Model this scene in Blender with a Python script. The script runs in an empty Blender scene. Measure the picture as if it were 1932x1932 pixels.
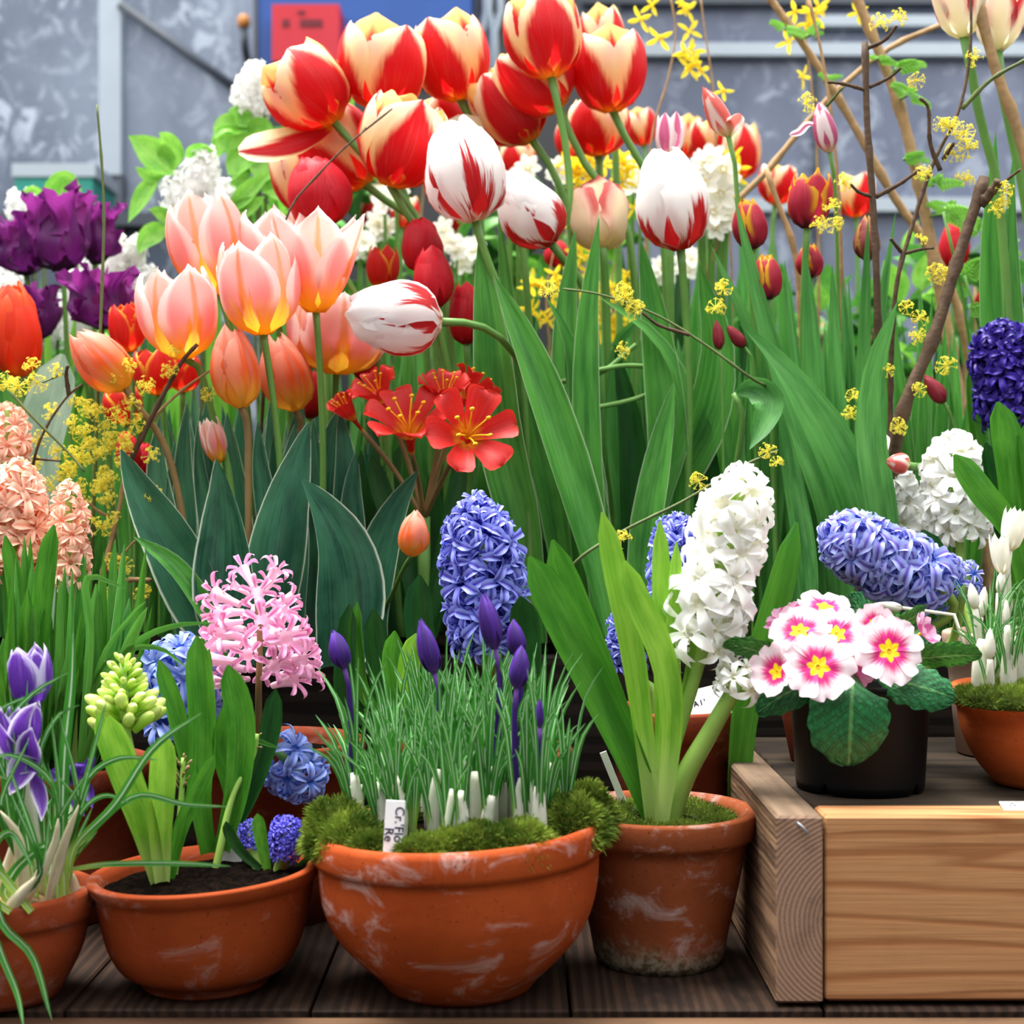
import bpy, math, random
from mathutils import Vector, Matrix, Quaternion
random.seed(7)
SC = bpy.context.scene
COL = SC.collection
# ---------------------------------------------------------------- camera, sky, sun, exposure
F = 2900.0            # focal length in pixels of the 1932 px frame
CZ = 0.44             # camera height above the plank stage
cam_d = bpy.data.cameras.new('camera')
cam = bpy.data.objects.new('camera', cam_d)
COL.objects.link(cam)
cam.location = (0, 0, CZ)
cam.rotation_euler = (math.pi / 2, 0, 0)
cam_d.sensor_width = 36.0
cam_d.lens = F / 1932.0 * 36.0
cam_d.clip_start = 0.05
cam_d.dof.use_dof = True
cam_d.dof.focus_distance = 1.64
cam_d.dof.aperture_fstop = 5.4
SC.camera = cam

world = bpy.data.worlds.new('overcast_sky')
SC.world = world
world.use_nodes = True
_bg = world.node_tree.nodes['Background']
_bg.inputs[0].default_value = (0.96, 0.98, 1.0, 1)
_bg.inputs[1].default_value = 1.6

sun_d = bpy.data.lights.new('hazy_sun', 'SUN')
sun_d.energy = 5.2
sun_d.angle = math.radians(32)
sun_d.color = (1.0, 0.97, 0.92)
sun = bpy.data.objects.new('hazy_sun', sun_d)
COL.objects.link(sun)
sun.rotation_euler = (math.radians(-6), math.radians(-14), 0)   # high, behind the flowers, from the left

SC.view_settings.view_transform = 'Standard'
SC.view_settings.look = 'None'
SC.view_settings.gamma = 1.0
SC.view_settings.use_curve_mapping = False
SC.view_settings.exposure = 0.92

# ---------------------------------------------------------------- helpers
def P(px, py, d):
    return Vector(((px - 966) / F * d, d, CZ - (py - 966) / F * d))
def S(d):
    return d / F
def lin(c):
    if isinstance(c, str):
        c = tuple(int(c[i:i + 2], 16) / 255 for i in (0, 2, 4))
    return tuple((x / 12.92 if x <= .04045 else ((x + .055) / 1.055) ** 2.4) for x in c[:3]) + (1.0,)
def interp(tab, t):
    if t <= tab[0][0]: return tab[0][1]
    for (a, x), (b, y) in zip(tab, tab[1:]):
        if t <= b:
            return x + (y - x) * (t - a) / (b - a)
    return tab[-1][1]
def ss(t):
    t = max(0, min(1, t)); return t * t * (3 - 2 * t)
def spline(pts, n):
    """centripetal Catmull-Rom through points (tuples of any length), n+1 samples evenly by chord."""
    pts = [tuple(float(x) for x in p) for p in pts]
    if len(pts) == 1: return [pts[0]] * (n + 1)
    k = len(pts[0])
    ext = [tuple(2 * a - b for a, b in zip(pts[0], pts[1]))] + pts + [tuple(2 * a - b for a, b in zip(pts[-1], pts[-2]))]
    dist = lambda a, b: math.sqrt(sum((x - y) ** 2 for x, y in zip(a[:3], b[:3]))) + 1e-7
    acc = [0]
    for a, b in zip(pts, pts[1:]): acc.append(acc[-1] + dist(a, b))
    out = []
    L = lambda a, b, ta, tb, t: tuple(x * (tb - t) / (tb - ta) + y * (t - ta) / (tb - ta) for x, y in zip(a, b))
    for i in range(n + 1):
        s = acc[-1] * i / n
        j = 0
        while j < len(pts) - 2 and s > acc[j + 1]: j += 1
        u = min(1, (s - acc[j]) / (acc[j + 1] - acc[j]))
        p0, p1, p2, p3 = ext[j:j + 4]
        t0 = 0.0; t1 = dist(p0, p1) ** .5; t2 = t1 + dist(p1, p2) ** .5; t3 = t2 + dist(p2, p3) ** .5
        t = t1 + (t2 - t1) * u
        a1, a2, a3 = L(p0, p1, t0, t1, t), L(p1, p2, t1, t2, t), L(p2, p3, t2, t3, t)
        out.append(L(L(a1, a2, t0, t2, t), L(a2, a3, t1, t3, t), t1, t2, t))
    return out

ORG = {}
def root(name, label, cat, loc, group=None, kind=None):
    o = bpy.data.objects.new(name, None)
    COL.objects.link(o)
    o.empty_display_size = .02
    o.location = loc
    ORG[o.name] = Vector(loc)
    if label: o['label'] = label
    if cat: o['category'] = cat
    if group: o['group'] = group
    if kind: o['kind'] = kind
    return o
def mesh(name, verts, faces, mat, uvs=None, smooth=True, off=None):
    me = bpy.data.meshes.new(name)
    if off is not None:
        verts = [(v[0] - off[0], v[1] - off[1], v[2] - off[2]) for v in verts]
    me.from_pydata([tuple(v) for v in verts], [], faces)
    if uvs:
        ul = me.uv_layers.new(name='UVMap')
        idx = [0] * len(me.loops)
        me.loops.foreach_get('vertex_index', idx)
        flat = []
        for i in idx: flat += uvs[i]
        ul.data.foreach_set('uv', flat)
    if smooth:
        me.polygons.foreach_set('use_smooth', [True] * len(me.polygons))
    for m in (mat if isinstance(mat, (list, tuple)) else [mat]):
        me.materials.append(m)
    return me
def part(name, vf, mat, parent, smooth=True, label=None, kind=None):
    """one mesh object from world-space verts; a child of parent"""
    verts, faces = vf[0], vf[1]
    uvs = vf[2] if len(vf) > 2 else None
    off = ORG[parent.name] if parent else None
    o = bpy.data.objects.new(name, mesh(name, verts, faces, mat, uvs, smooth, off))
    COL.objects.link(o)
    if parent:
        o.parent = parent
        ORG[o.name] = ORG[parent.name]
    else:
        ORG[o.name] = Vector((0, 0, 0))
    if label: o['label'] = label
    if kind: o['kind'] = kind
    return o
def inst(name, me, parent, M, mat=None):
    """part sharing mesh data, M in world space"""
    o = bpy.data.objects.new(name, me)
    COL.objects.link(o)
    o.parent = parent
    o.matrix_basis = Matrix.Translation(-ORG[parent.name]) @ M
    return o
def frame(pos, z, roll=0.0, s=1.0):
    z = Vector(z).normalized()
    x = Vector((0, 0, 1)).cross(z)
    if x.length < .05: x = Vector((1, 0, 0)).cross(z)
    x.normalize()
    y = z.cross(x)
    c, sn = math.cos(roll), math.sin(roll)
    x2 = x * c + y * sn
    y2 = y * c - x * sn
    m = Matrix(((x2.x, y2.x, z.x, 0), (x2.y, y2.y, z.y, 0), (x2.z, y2.z, z.z, 0), (0, 0, 0, 1)))
    if s != 1.0: m = m @ Matrix.Scale(s, 4)
    return Matrix.Translation(Vector(pos)) @ m
def join(*vfs):
    V, Fc, U = [], [], []
    hasuv = all(len(v) > 2 for v in vfs)
    for vf in vfs:
        b = len(V)
        V += list(vf[0])
        Fc += [tuple(i + b for i in f) for f in vf[1]]
        if hasuv: U += list(vf[2])
    return (V, Fc, U) if hasuv else (V, Fc)
def xf(vf, M):
    return (([M @ Vector(v) for v in vf[0]],) + tuple(vf[1:]))
def grid(fn, nu, nv):
    """fn(u,v) with u,v in 0..1"""
    V, U, Fc = [], [], []
    for j in range(nv + 1):
        for i in range(nu + 1):
            V.append(fn(i / nu, j / nv)); U.append((i / nu, j / nv))
    for j in range(nv):
        for i in range(nu):
            a = j * (nu + 1) + i
            Fc.append((a, a + 1, a + nu + 2, a + nu + 1))
    return V, Fc, U
def tube(pts, rad, seg=7, cap=True):
    """pts: list of Vectors, rad: number or list"""
    n = len(pts)
    if not isinstance(rad, (list, tuple)): rad = [rad] * n
    V, Fc, U = [], [], []
    ref = None
    for i, p in enumerate(pts):
        p = Vector(p)
        t = (Vector(pts[min(i + 1, n - 1)]) - Vector(pts[max(i - 1, 0)]))
        if t.length < 1e-9: t = Vector((0, 0, 1))
        t.normalize()
        if ref is None:
            ref = Vector((0, 1, 0)) if abs(t.y) < .9 else Vector((1, 0, 0))
        a = (ref - t * ref.dot(t)).normalized(); b = t.cross(a); ref = a
        for k in range(seg):
            th = 2 * math.pi * k / seg
            V.append(p + (a * math.cos(th) + b * math.sin(th)) * rad[i]); U.append((k / seg, i / max(1, n - 1)))
    for i in range(n - 1):
        for k in range(seg):
            k2 = (k + 1) % seg
            Fc.append((i * seg + k, i * seg + k2, (i + 1) * seg + k2, (i + 1) * seg + k))
    if cap:
        Fc.append(tuple(range(seg - 1, -1, -1))); Fc.append(tuple((n - 1) * seg + k for k in range(seg)))
    return V, Fc, U
def lathe(profile, seg, c, slope=0.0, H=1.0):
    V, Fc, U = [], [], []
    n = len(profile)
    for i, (r, z) in enumerate(profile):
        for k in range(seg):
            th = 2 * math.pi * k / seg
            x, y = r * math.cos(th), r * math.sin(th)
            V.append((c[0] + x, c[1] + y, c[2] + z + slope * x * max(0, z) / H)); U.append((k / seg, i / (n - 1)))
    for i in range(n - 1):
        for k in range(seg):
            k2 = (k + 1) % seg
            Fc.append((i * seg + k, i * seg + k2, (i + 1) * seg + k2, (i + 1) * seg + k))
    return V, Fc, U
def box(x0, x1, y0, y1, z0, z1, bev=0.0):
    b = bev
    if b <= 0:
        V = [(x, y, z) for z in (z0, z1) for y in (y0, y1) for x in (x0, x1)]
        return V, [(0, 2, 3, 1), (4, 5, 7, 6), (0, 1, 5, 4), (2, 6, 7, 3), (0, 4, 6, 2), (1, 3, 7, 5)]
    V = []
    for z, zi in ((z0, 0), (z0 + b, 1), (z1 - b, 1), (z1, 0)):
        e = b if zi == 0 else 0
        xs, xe, ys, ye = x0 + e, x1 - e, y0 + e, y1 - e
        c = b * .6
        V += [(xs + c, ys, z), (xe - c, ys, z), (xe, ys + c, z), (xe, ye - c, z), (xe - c, ye, z), (xs + c, ye, z), (xs, ye - c, z), (xs, ys + c, z)]
    Fc = [tuple(range(7, -1, -1)), tuple(range(24, 32))]
    for i in range(3):
        for k in range(8):
            k2 = (k + 1) % 8
            Fc.append((i * 8 + k, i * 8 + k2, i * 8 + 8 + k2, i * 8 + 8 + k))
    return V, Fc

# ---------------------------------------------------------------- materials
class NT:
    def __init__(s, name):
        s.m = bpy.data.materials.new(name); s.m.use_nodes = True
        s.t = s.m.node_tree; s.t.nodes.clear()
    def n(s, typ, ins=None, **props):
        nd = s.t.nodes.new('ShaderNode' + typ)
        for k, v in props.items(): setattr(nd, k, v)
        for k, v in (ins or {}).items():
            sk = nd.inputs[k]
            if hasattr(v, 'is_output'): s.t.links.new(v, sk)
            else: sk.default_value = v
        return nd
    def math(s, op, a, b=0.0, c=0.0, clamp=False):
        nd = s.n('Math', {0: a, 1: b, 2: c}, operation=op); nd.use_clamp = clamp
        return nd.outputs[0]
    def mix(s, f, a, b, blend='MIX'):
        nd = s.n('Mix', None, data_type='RGBA', blend_type=blend)
        for sk, v in ((nd.inputs[0], f), (nd.inputs[6], a), (nd.inputs[7], b)):
            if hasattr(v, 'is_output'): s.t.links.new(v, sk)
            else: sk.default_value = v
        return nd.outputs[2]
    def sstep(s, x, a, b):
        nd = s.n('MapRange', {0: x, 1: a, 2: b, 3: 0.0, 4: 1.0}, interpolation_type='SMOOTHSTEP')
        return nd.outputs[0]
    def noise(s, vec, scale, detail=3.0, rough=.5, dist=0.0, w=None):
        ins = {'Vector': vec, 'Scale': scale, 'Detail': detail, 'Roughness': rough, 'Distortion': dist}
        nd = s.n('TexNoise', None, noise_dimensions='4D' if w is not None else '3D')
        for k, v in ins.items():
            if hasattr(v, 'is_output'): s.t.links.new(v, nd.inputs[k])
            else: nd.inputs[k].default_value = v
        if w is not None: s.t.links.new(w, nd.inputs['W'])
        return nd.outputs['Fac']
    def uv(s):
        tc = s.n('TexCoord'); sp = s.n('SeparateXYZ', {0: tc.outputs['UV']})
        return tc, sp.outputs[0], sp.outputs[1]
    def comb(s, x, y, z=0.0):
        return s.n('CombineXYZ', {0: x, 1: y, 2: z}).outputs[0]
    def mapv(s, vec, sc):
        return s.n('Mapping', {'Vector': vec, 'Scale': sc}).outputs[0]
    def rnd(s, k=1.0):
        return s.math('MULTIPLY', s.n('ObjectInfo').outputs['Random'], k)
    def bump(s, h, strength=.3, dist=.002):
        return s.n('Bump', {'Height': h, 'Strength': strength, 'Distance': dist}).outputs[0]
    def out(s, color, rough=.6, spec=.4, trans=0.0, normal=None, tcol=None, sheen=0.0, coat=0.0, metal=0.0):
        ins = {'Base Color': color, 'Roughness': rough, 'Specular IOR Level': spec, 'Coat Weight': coat, 'Metallic': metal}
        if normal is not None: ins['Normal'] = normal
        b = s.n('BsdfPrincipled', ins).outputs[0]
        if trans > 0:
            tr = s.n('BsdfTranslucent', {0: tcol if tcol is not None else color}).outputs[0]
            b = s.n('MixShader', {0: trans, 1: b, 2: tr}).outputs[0]
        s.n('OutputMaterial', {0: b})
        return s.m

def plain(name, col, rough=.6, spec=.4, var=.12, scale=40, trans=0.0, bumpy=0.0):
    t = NT(name); tc = t.n('TexCoord')
    nz = t.noise(tc.outputs['Object'], scale, 3)
    c = lin(col)
    dark = tuple(x * (1 - var * 2) for x in c[:3]) + (1,)
    lite = tuple(min(1, x * (1 + var * 2)) for x in c[:3]) + (1,)
    col = t.mix(nz, dark, lite)
    nrm = t.bump(nz, bumpy, .004) if bumpy else None
    return t.out(col, rough, spec, trans, nrm)

def petal_mat(name, edge, flame, base, ka=1.0, kv=.6, kn=.5, k0=.7, soft=.25, b0=.0, b1=.2, su=12, sv=1.4, trans=.42, top=None, rough=.5,
              rim=None, line=None, bn=.25):
    """flame colour in the middle of the petal, edge colour towards its margin, base colour at its foot"""
    t = NT(name); tc, u, v = t.uv()
    a = t.math('ABSOLUTE', t.math('MULTIPLY_ADD', u, 2.0, -1.0))
    w = t.rnd(20.0)
    n1 = t.noise(t.comb(t.math('MULTIPLY', u, su), t.math('MULTIPLY', v, sv)), 1.0, 4, .6, 0.2, w)
    n2 = t.noise(t.comb(t.math('MULTIPLY', u, su * 4), t.math('MULTIPLY', v, sv * 1.2)), 1.0, 2, .5, 0.0, w)
    nn = t.math('MULTIPLY_ADD', n2, .35, t.math('MULTIPLY', n1, .65))
    f = t.math('MULTIPLY_ADD', a, ka, t.math('MULTIPLY', v, kv))
    f = t.math('MULTIPLY_ADD', t.math('SUBTRACT', nn, .5), kn, f)
    mask = t.sstep(f, k0, k0 + soft)
    ec = lin(edge)
    if top: ec = t.mix(t.sstep(v, .35, .95), lin(edge), lin(top))
    col = t.mix(mask, lin(flame), ec)
    if line:
        col = t.mix(t.math('MULTIPLY', t.math('SUBTRACT', 1.0, t.sstep(a, .02, .14)), .75), col, lin(line))
    bm = t.sstep(t.math('MULTIPLY_ADD', t.math('SUBTRACT', nn, .5), bn, v), b0, b1)
    col = t.mix(bm, lin(base), col)
    if rim:
        rm = t.math('MAXIMUM', t.sstep(t.math('MULTIPLY_ADD', t.math('SUBTRACT', nn, .5), .4, a), .62, .88), t.sstep(v, .86, .98))
        rm = t.math('MULTIPLY', rm, t.sstep(v, .2, .45))
        col = t.mix(rm, col, lin(rim))
    vein = t.noise(t.comb(t.math('MULTIPLY', u, 60.0), t.math('MULTIPLY', v, 2.0)), 1.0, 2, .5, 0.0, w)
    col = t.mix(t.math('MULTIPLY', t.sstep(vein, .45, .75), .035), col, (1, 1, 1, 1))
    return t.out(col, rough, .35, trans, t.bump(vein, .25, .0006))

def leaf_mat(name, c1, c2, margin=None, mw=.93, trans=.22, rough=.40, spec=.38, stripe=None, base=None, su=26):
    t = NT(name); tc, u, v = t.uv()
    a = t.math('ABSOLUTE', t.math('MULTIPLY_ADD', u, 2.0, -1.0))
    w = t.rnd(20.0)
    n1 = t.noise(t.comb(t.math('MULTIPLY', u, su), t.math('MULTIPLY', v, 1.6)), 1.0, 3, .55, 0.1, w)
    n2 = t.noise(t.comb(t.math('MULTIPLY', u, 2.5), t.math('MULTIPLY', v, 4.0)), 1.0, 3, .6, 0.0, w)
    f = t.math('MULTIPLY_ADD', n2, .8, t.math('MULTIPLY', n1, .5))
    col = t.mix(t.sstep(f, .42, .86), lin(c1), lin(c2))
    rv = t.rnd(1.0)
    col = t.mix(t.math('MULTIPLY', rv, .25), col, lin(c2))
    if base: col = t.mix(t.sstep(v, .08, .34), lin(base), col)
    if margin: col = t.mix(t.sstep(a, mw, mw + .05), col, lin(margin))
    if stripe: col = t.mix(t.sstep(a, .20, .06), col, lin(stripe))
    rib = t.noise(t.comb(t.math('MULTIPLY', u, 44.0), t.math('MULTIPLY', v, .8)), 1.0, 2, .5, 0.0, w)
    return t.out(col, rough, spec, trans, t.bump(rib, .35, .0008))
M = {}
# tulip petals
M['redyellow'] = petal_mat('red_flame_cream_petal', 'FADF94', 'D00C18', 'F0B030', ka=.80, kv=.78, kn=.50, k0=.76, soft=.22, b0=-.02, b1=.10, top='FFF8DE', su=7)
M['redyellow_in'] = petal_mat('red_flame_gold_petal', 'F8C83C', 'DA1810', 'E8B020', ka=.7, kv=.9, kn=.4, k0=.66, soft=.22, b0=-.02, b1=.1, su=7, top='FFE08A')
M['pink'] = petal_mat('peach_pink_petal', 'F29C9C', 'EE7A30', 'F4C430', ka=1.0, kv=.95, kn=1.2, k0=.38, soft=.26, b0=.02, b1=.42, bn=.9, top='F9CFC8', su=8, line='DC8444', trans=.45, rim='FFF8F4')
M['pink_in'] = petal_mat('peach_orange_petal', 'F2A096', 'F0853A', 'F4BC2C', ka=1.0, kv=1.0, kn=1.1, k0=.45, soft=.3, b0=.02, b1=.5, bn=.9, top='F9CFC4', su=8, line='E89A60', trans=.45, rim='FFF2EC')
M['peach'] = petal_mat('orange_peach_petal', 'F08C60', 'F0641E', 'F8C83C', ka=1.0, kv=.75, kn=1.1, k0=.55, soft=.4, b0=.0, b1=.46, bn=.6, top='F4A890', su=8, line='D8806A')
M['whitered'] = petal_mat('white_red_flamed_petal', 'FDFAF6', 'C4161C', 'F0D8B0', ka=.70, kv=.80, kn=2.2, k0=.42, soft=.12, b0=-.05, b1=.08, top='FFFFFF', su=9, sv=1.0)
M['whitered2'] = petal_mat('white_petal_with_red_base', 'FDFAF6', 'C4161C', 'C03020', ka=.55, kv=1.2, kn=1.5, k0=.52, soft=.12, b0=-.05, b1=.04, top='FFFFFF', su=8, sv=1.0)
M['cream'] = petal_mat('cream_pink_petal', 'F0C8B0', 'F4E4BC', 'E8D48C', ka=1.0, kv=.3, kn=.9, k0=.5, soft=.4, top='EEB8A8', rim='D05A54', su=8)
M['creambig'] = petal_mat('cream_petal_with_red_margin', 'F4EEDC', 'F2EAD0', 'E4E0B8', rim='CC3444', su=8, top='F8F4EA')
M['red'] = petal_mat('plain_red_petal', 'DC142C', 'CC0E22', 'B00C18', ka=.5, kv=.5, kn=.5, k0=.3, soft=.6, su=8)
M['orange'] = petal_mat('bright_orange_petal', 'F4501E', 'EE3A10', 'F08020', ka=.6, kv=.5, kn=.5, k0=.4, soft=.6, su=8, top='F86A34')
M['redtip'] = petal_mat('red_petal_with_yellow_margin', 'F6C030', 'DC2416', 'E89020', ka=.9, kv=.45, kn=.4, k0=.95, soft=.25, su=8)
M['fringed'] = petal_mat('wine_red_petal_with_yellow_fringe', 'C83A40', 'B42440', '601834', ka=.6, kv=.6, kn=.8, k0=.4, soft=.6, b0=.02, b1=.28, rim='F0B81C', su=9)
M['bronze'] = petal_mat('bronze_bud_petal', 'C08868', 'A04848', '98805A', ka=.7, kv=.4, kn=.7, k0=.5, soft=.5, rim='D8A050', su=9)
M['parrot'] = petal_mat('dark_purple_petal', '8A1C80', '5E1060', '4A0C50', ka=.6, kv=.5, kn=1.2, k0=.4, soft=.6, top='A83AA0', su=9, trans=.3)
M['pinkwhite'] = petal_mat('white_petal_with_pink_flame', 'FAF2F0', 'CC6690', 'E8D8B0', ka=1.6, kv=.2, kn=.5, k0=.62, soft=.25, su=8)
M['coralwhite'] = petal_mat('coral_bud_petal', 'F4E2D4', 'E06A60', 'E8DCA0', ka=1.2, kv=-.3, kn=.5, k0=.35, soft=.4, su=8, b0=.02, b1=.3)
M['winebud'] = petal_mat('wine_bud_petal', 'B0404C', 'A02838', '7A5030', ka=.6, kv=.5, kn=.6, k0=.4, soft=.5)
# other flowers
M['narcissus'] = petal_mat('white_narcissus_petal', 'FBF9F2', 'F8F4E6', 'F2E4A0', b0=.0, b1=.2)
M['forsythia'] = petal_mat('yellow_forsythia_petal', 'FDEA3C', 'FCE030', 'F4CC20', b0=.0, b1=.3, trans=.4)
M['clivia'] = petal_mat('scarlet_clivia_petal', 'DA2018', 'C81A14', 'F09A20', ka=.5, kv=.4, kn=.5, k0=.4, soft=.5, b0=-.02, b1=.20, top='E2301E', line='C42014', trans=.25)
M['crocusdark'] = petal_mat('deep_violet_crocus_petal', '4A1E8C', '3A1472', '6A3A9A', kn=1.0, top='5A2AA0', su=12, trans=.22)
M['crocusstripe'] = petal_mat('violet_striped_crocus_petal', 'A888D4', '6A34AA', '5A2C8C', ka=.5, kv=.35, kn=2.6, k0=.45, soft=.3, su=16, sv=.8, top='C8B4E8', rim='E4DCF4', b0=.0, b1=.12)
M['crocuswhite'] = petal_mat('white_crocus_petal', 'F8F6EE', 'F2F0E4', 'D8D0B0', kn=.6, su=10)
def floret_mat(name, lite, dark, tubec, trans=.22):
    t = NT(name); tc, u, v = t.uv()
    a = t.math('ABSOLUTE', t.math('MULTIPLY_ADD', u, 2.0, -1.0))
    w = t.rnd(20.0)
    nz = t.noise(t.comb(t.math('MULTIPLY', u, 5.0), t.math('MULTIPLY', v, 2.0)), 1.0, 2, .5, 0.0, w)
    col = t.mix(t.sstep(t.math('MULTIPLY_ADD', nz, .4, a), .15, .85), lin(dark), lin(lite))
    col = t.mix(t.sstep(v, .25, .5), lin(tubec), col)
    hs = t.n('HueSaturation', {'Color': col, 'Value': t.math('MULTIPLY_ADD', t.n('ObjectInfo').outputs['Random'], .35, .85)})
    return t.out(hs.outputs[0], .45, .4, trans)
M['hy_blue'] = floret_mat('blue_violet_floret', '949EEC', '4430B0', '3234A4', .3)
M['hy_lav'] = floret_mat('lavender_blue_floret', 'A8B2F0', '6040B4', '4A78D0', .3)
M['hy_sky'] = floret_mat('pale_blue_floret', '9EB2F2', '5870D0', '5A80D8')
M['hy_dark'] = floret_mat('deep_indigo_floret', '3A1E9C', '1E0E62', '1A0C50', .15)
M['hy_small'] = floret_mat('bright_violet_floret', '6A66E0', '3A2CB0', '3430A0')
M['hy_white'] = floret_mat('white_floret', 'FFFFFF', 'FBF9EE', 'F4F2DC', .28)
M['hy_peach'] = floret_mat('peach_floret', 'FCD2B6', 'F4A088', 'F2B09A', .28)
M['hy_pink'] = floret_mat('pink_floret', 'F4B0D4', 'E47CB6', 'F8D4E4', .28)
M['hy_green'] = floret_mat('yellow_green_floret', 'E2EC94', 'B8D850', 'A8D048', .25)
M['hy_brown'] = floret_mat('brownish_bud_floret', '9A7A58', '7A5A44', '6A7A38', .1)
# leaves and stems
M['lf_tulip'] = leaf_mat('blue_green_tulip_leaf', '174634', '468260', margin='DDEAD2', mw=.925, trans=.15)
M['lf_mid'] = leaf_mat('mid_green_tulip_leaf', '20651F', '64AE4A', margin='D8E8C4', mw=.945, trans=.24)
M['lf_grey'] = leaf_mat('grey_green_tulip_leaf', '236828', '68AE56', trans=.22)
M['lf_pale'] = leaf_mat('pale_grey_green_leaf', '7CA488', 'B8D0B8', trans=.2)
M['lf_hya'] = leaf_mat('glossy_hyacinth_leaf', '2A6E18', '5CA034', trans=.22, rough=.32)
M['lf_hyb'] = leaf_mat('bright_green_hyacinth_leaf', '5A9E22', '9CCC4A', trans=.28, rough=.34, base='B8D478')
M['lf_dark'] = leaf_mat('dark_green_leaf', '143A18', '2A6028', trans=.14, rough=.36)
M['lf_grass'] = leaf_mat('crocus_leaf_with_white_midrib', '226E20', '4C9A38', stripe='CFE4C8', trans=.22, base='AACC58')
M['lf_blade'] = leaf_mat('plain_green_blade', '347C28', '68A848', trans=.22)
M['lf_lilac'] = leaf_mat('light_green_lilac_leaf', '5AA832', '9AD458', trans=.35)
M['sheath'] = leaf_mat('white_crocus_sheath', 'DCDCC4', 'F4F2E4', trans=.25, base='F2EFE2')
M['sheath_tan'] = leaf_mat('tan_papery_sheath', 'C8B896', 'E8E0C4', trans=.2)
M['stem'] = plain('green_stem', '6A9A48', .4, .4, .12, 30, .1)
M['stem_lite'] = plain('pale_green_stem', '9AC05A', .4, .4, .12, 30, .1)
M['stem_red'] = plain('brownish_stem', '8A7048', .5, .3, .15, 30)
M['twig'] = plain('dark_brown_twig', '54402F', .7, .3, .3, 90, 0, .5)
M['twig_tan'] = plain('tan_branch_bark', 'A08058', .7, .3, .28, 60, 0, .5)
M['twig_green'] = plain('olive_green_twig', '5C6A3A', .6, .3, .2, 90)
M['cornus'] = plain('yellow_dogwood_blossom', 'FAEA60', .5, .3, .08, 200, .4)
M['stamen'] = plain('golden_stamen', 'F8B818', .5, .3, .1, 200, .1)
M['pistil'] = plain('pale_green_pistil', 'C8D880', .5, .3, .1, 200)
M['lilac'] = plain('white_lilac_blossom', 'FAFAF4', .55, .3, .04, 80, .25)
def soil_mat(name, c, c2):
    t = NT(name); tc = t.n('TexCoord')
    n1 = t.noise(tc.outputs['Object'], 90, 5, .65); n2 = t.noise(tc.outputs['Object'], 400, 3)
    col = t.mix(t.sstep(n1, .35, .7), lin(c), lin(c2))
    return t.out(col, .95, .02, 0, t.bump(t.math('ADD', n1, n2), 1.0, .006))
M['soil'] = soil_mat('dark_potting_soil', '080605', '1E150F')
M['sand'] = soil_mat('sandy_top_dressing', '8A6C4A', 'C0A07A')
def moss_mat():
    t = NT('moss_green'); tc = t.n('TexCoord')
    n1 = t.noise(tc.outputs['Object'], 28, 4, .6)
    n2 = t.noise(tc.outputs['Object'], 160, 2, .6)
    col = t.mix(t.sstep(n1, .3, .7), lin('3E5A18'), lin('8AA03A'))
    col = t.mix(t.math('MULTIPLY', t.sstep(n2, .5, .75), .5), col, lin('7A6A2C'))
    return t.out(col, .8, .2, .15)
M['moss'] = moss_mat()
def terracotta(name, c1, c2, white=.5, zdirt=None, dirt='3A3A2A', H=.17):
    t = NT(name); tc = t.n('TexCoord'); ob = tc.outputs['Object']
    sp = t.n('SeparateXYZ', {0: ob}); z = sp.outputs[2]
    n1 = t.noise(ob, 9, 5, .6); n2 = t.noise(ob, 120, 3, .6)
    n3 = t.noise(t.mapv(ob, (1.0, 1.0, 1.7)), 17, 6, .68, .8)
    n5 = t.noise(t.mapv(ob, (1.0, 1.0, 9.0)), 14, 4, .6)
    col = t.mix(t.sstep(n1, .3, .72), lin(c1), lin(c2))
    col = t.mix(t.math('MULTIPLY', t.sstep(n5, .5, .8), .35), col, lin('8A3A18'))
    col = t.mix(t.math('MULTIPLY', t.sstep(n2, .5, .8), .18), col, lin('5A2A14'))
    col = t.mix(t.math('MULTIPLY', t.sstep(n3, .53, .70), white), col, lin('D8CCC8'))
    if zdirt:
        dz = t.sstep(t.math('MULTIPLY_ADD', t.math('SUBTRACT', n3, .5), .07, z), zdirt, zdirt * .25)
        col = t.mix(t.math('MULTIPLY', dz, .8), col, t.mix(t.sstep(n2, .35, .65), lin('4A4A38'), lin('A09C84')))
    spk = t.noise(ob, 300, 1)
    col = t.mix(t.math('MULTIPLY', t.sstep(spk, .70, .76), .6), col, lin('2A1A12'))
    hh = t.math('MULTIPLY_ADD', n2, .4, n3)
    return t.out(col, .75, .10, 0, t.bump(hh, .25, .003))
M['terra_mid'] = terracotta('orange_terracotta', '923A14', 'A84A20', .38)
M['terra_left'] = terracotta('brown_orange_terracotta', '823414', '96421C', .18)
M['terra_old'] = terracotta('weathered_terracotta', '7A3E22', '964E2C', .42, zdirt=.035)
M['terra_sand'] = terracotta('red_brown_terracotta', '82361A', '944222', .18)
M['terra_dark'] = terracotta('dark_red_terracotta', '7A3420', '8E4028', .1)
M['terra_right'] = terracotta('clean_orange_terracotta', 'B4562A', 'C2622E', .06)
M['black_plastic'] = plain('black_plastic', '08090C', .5, .22, .2, 60)
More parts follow.
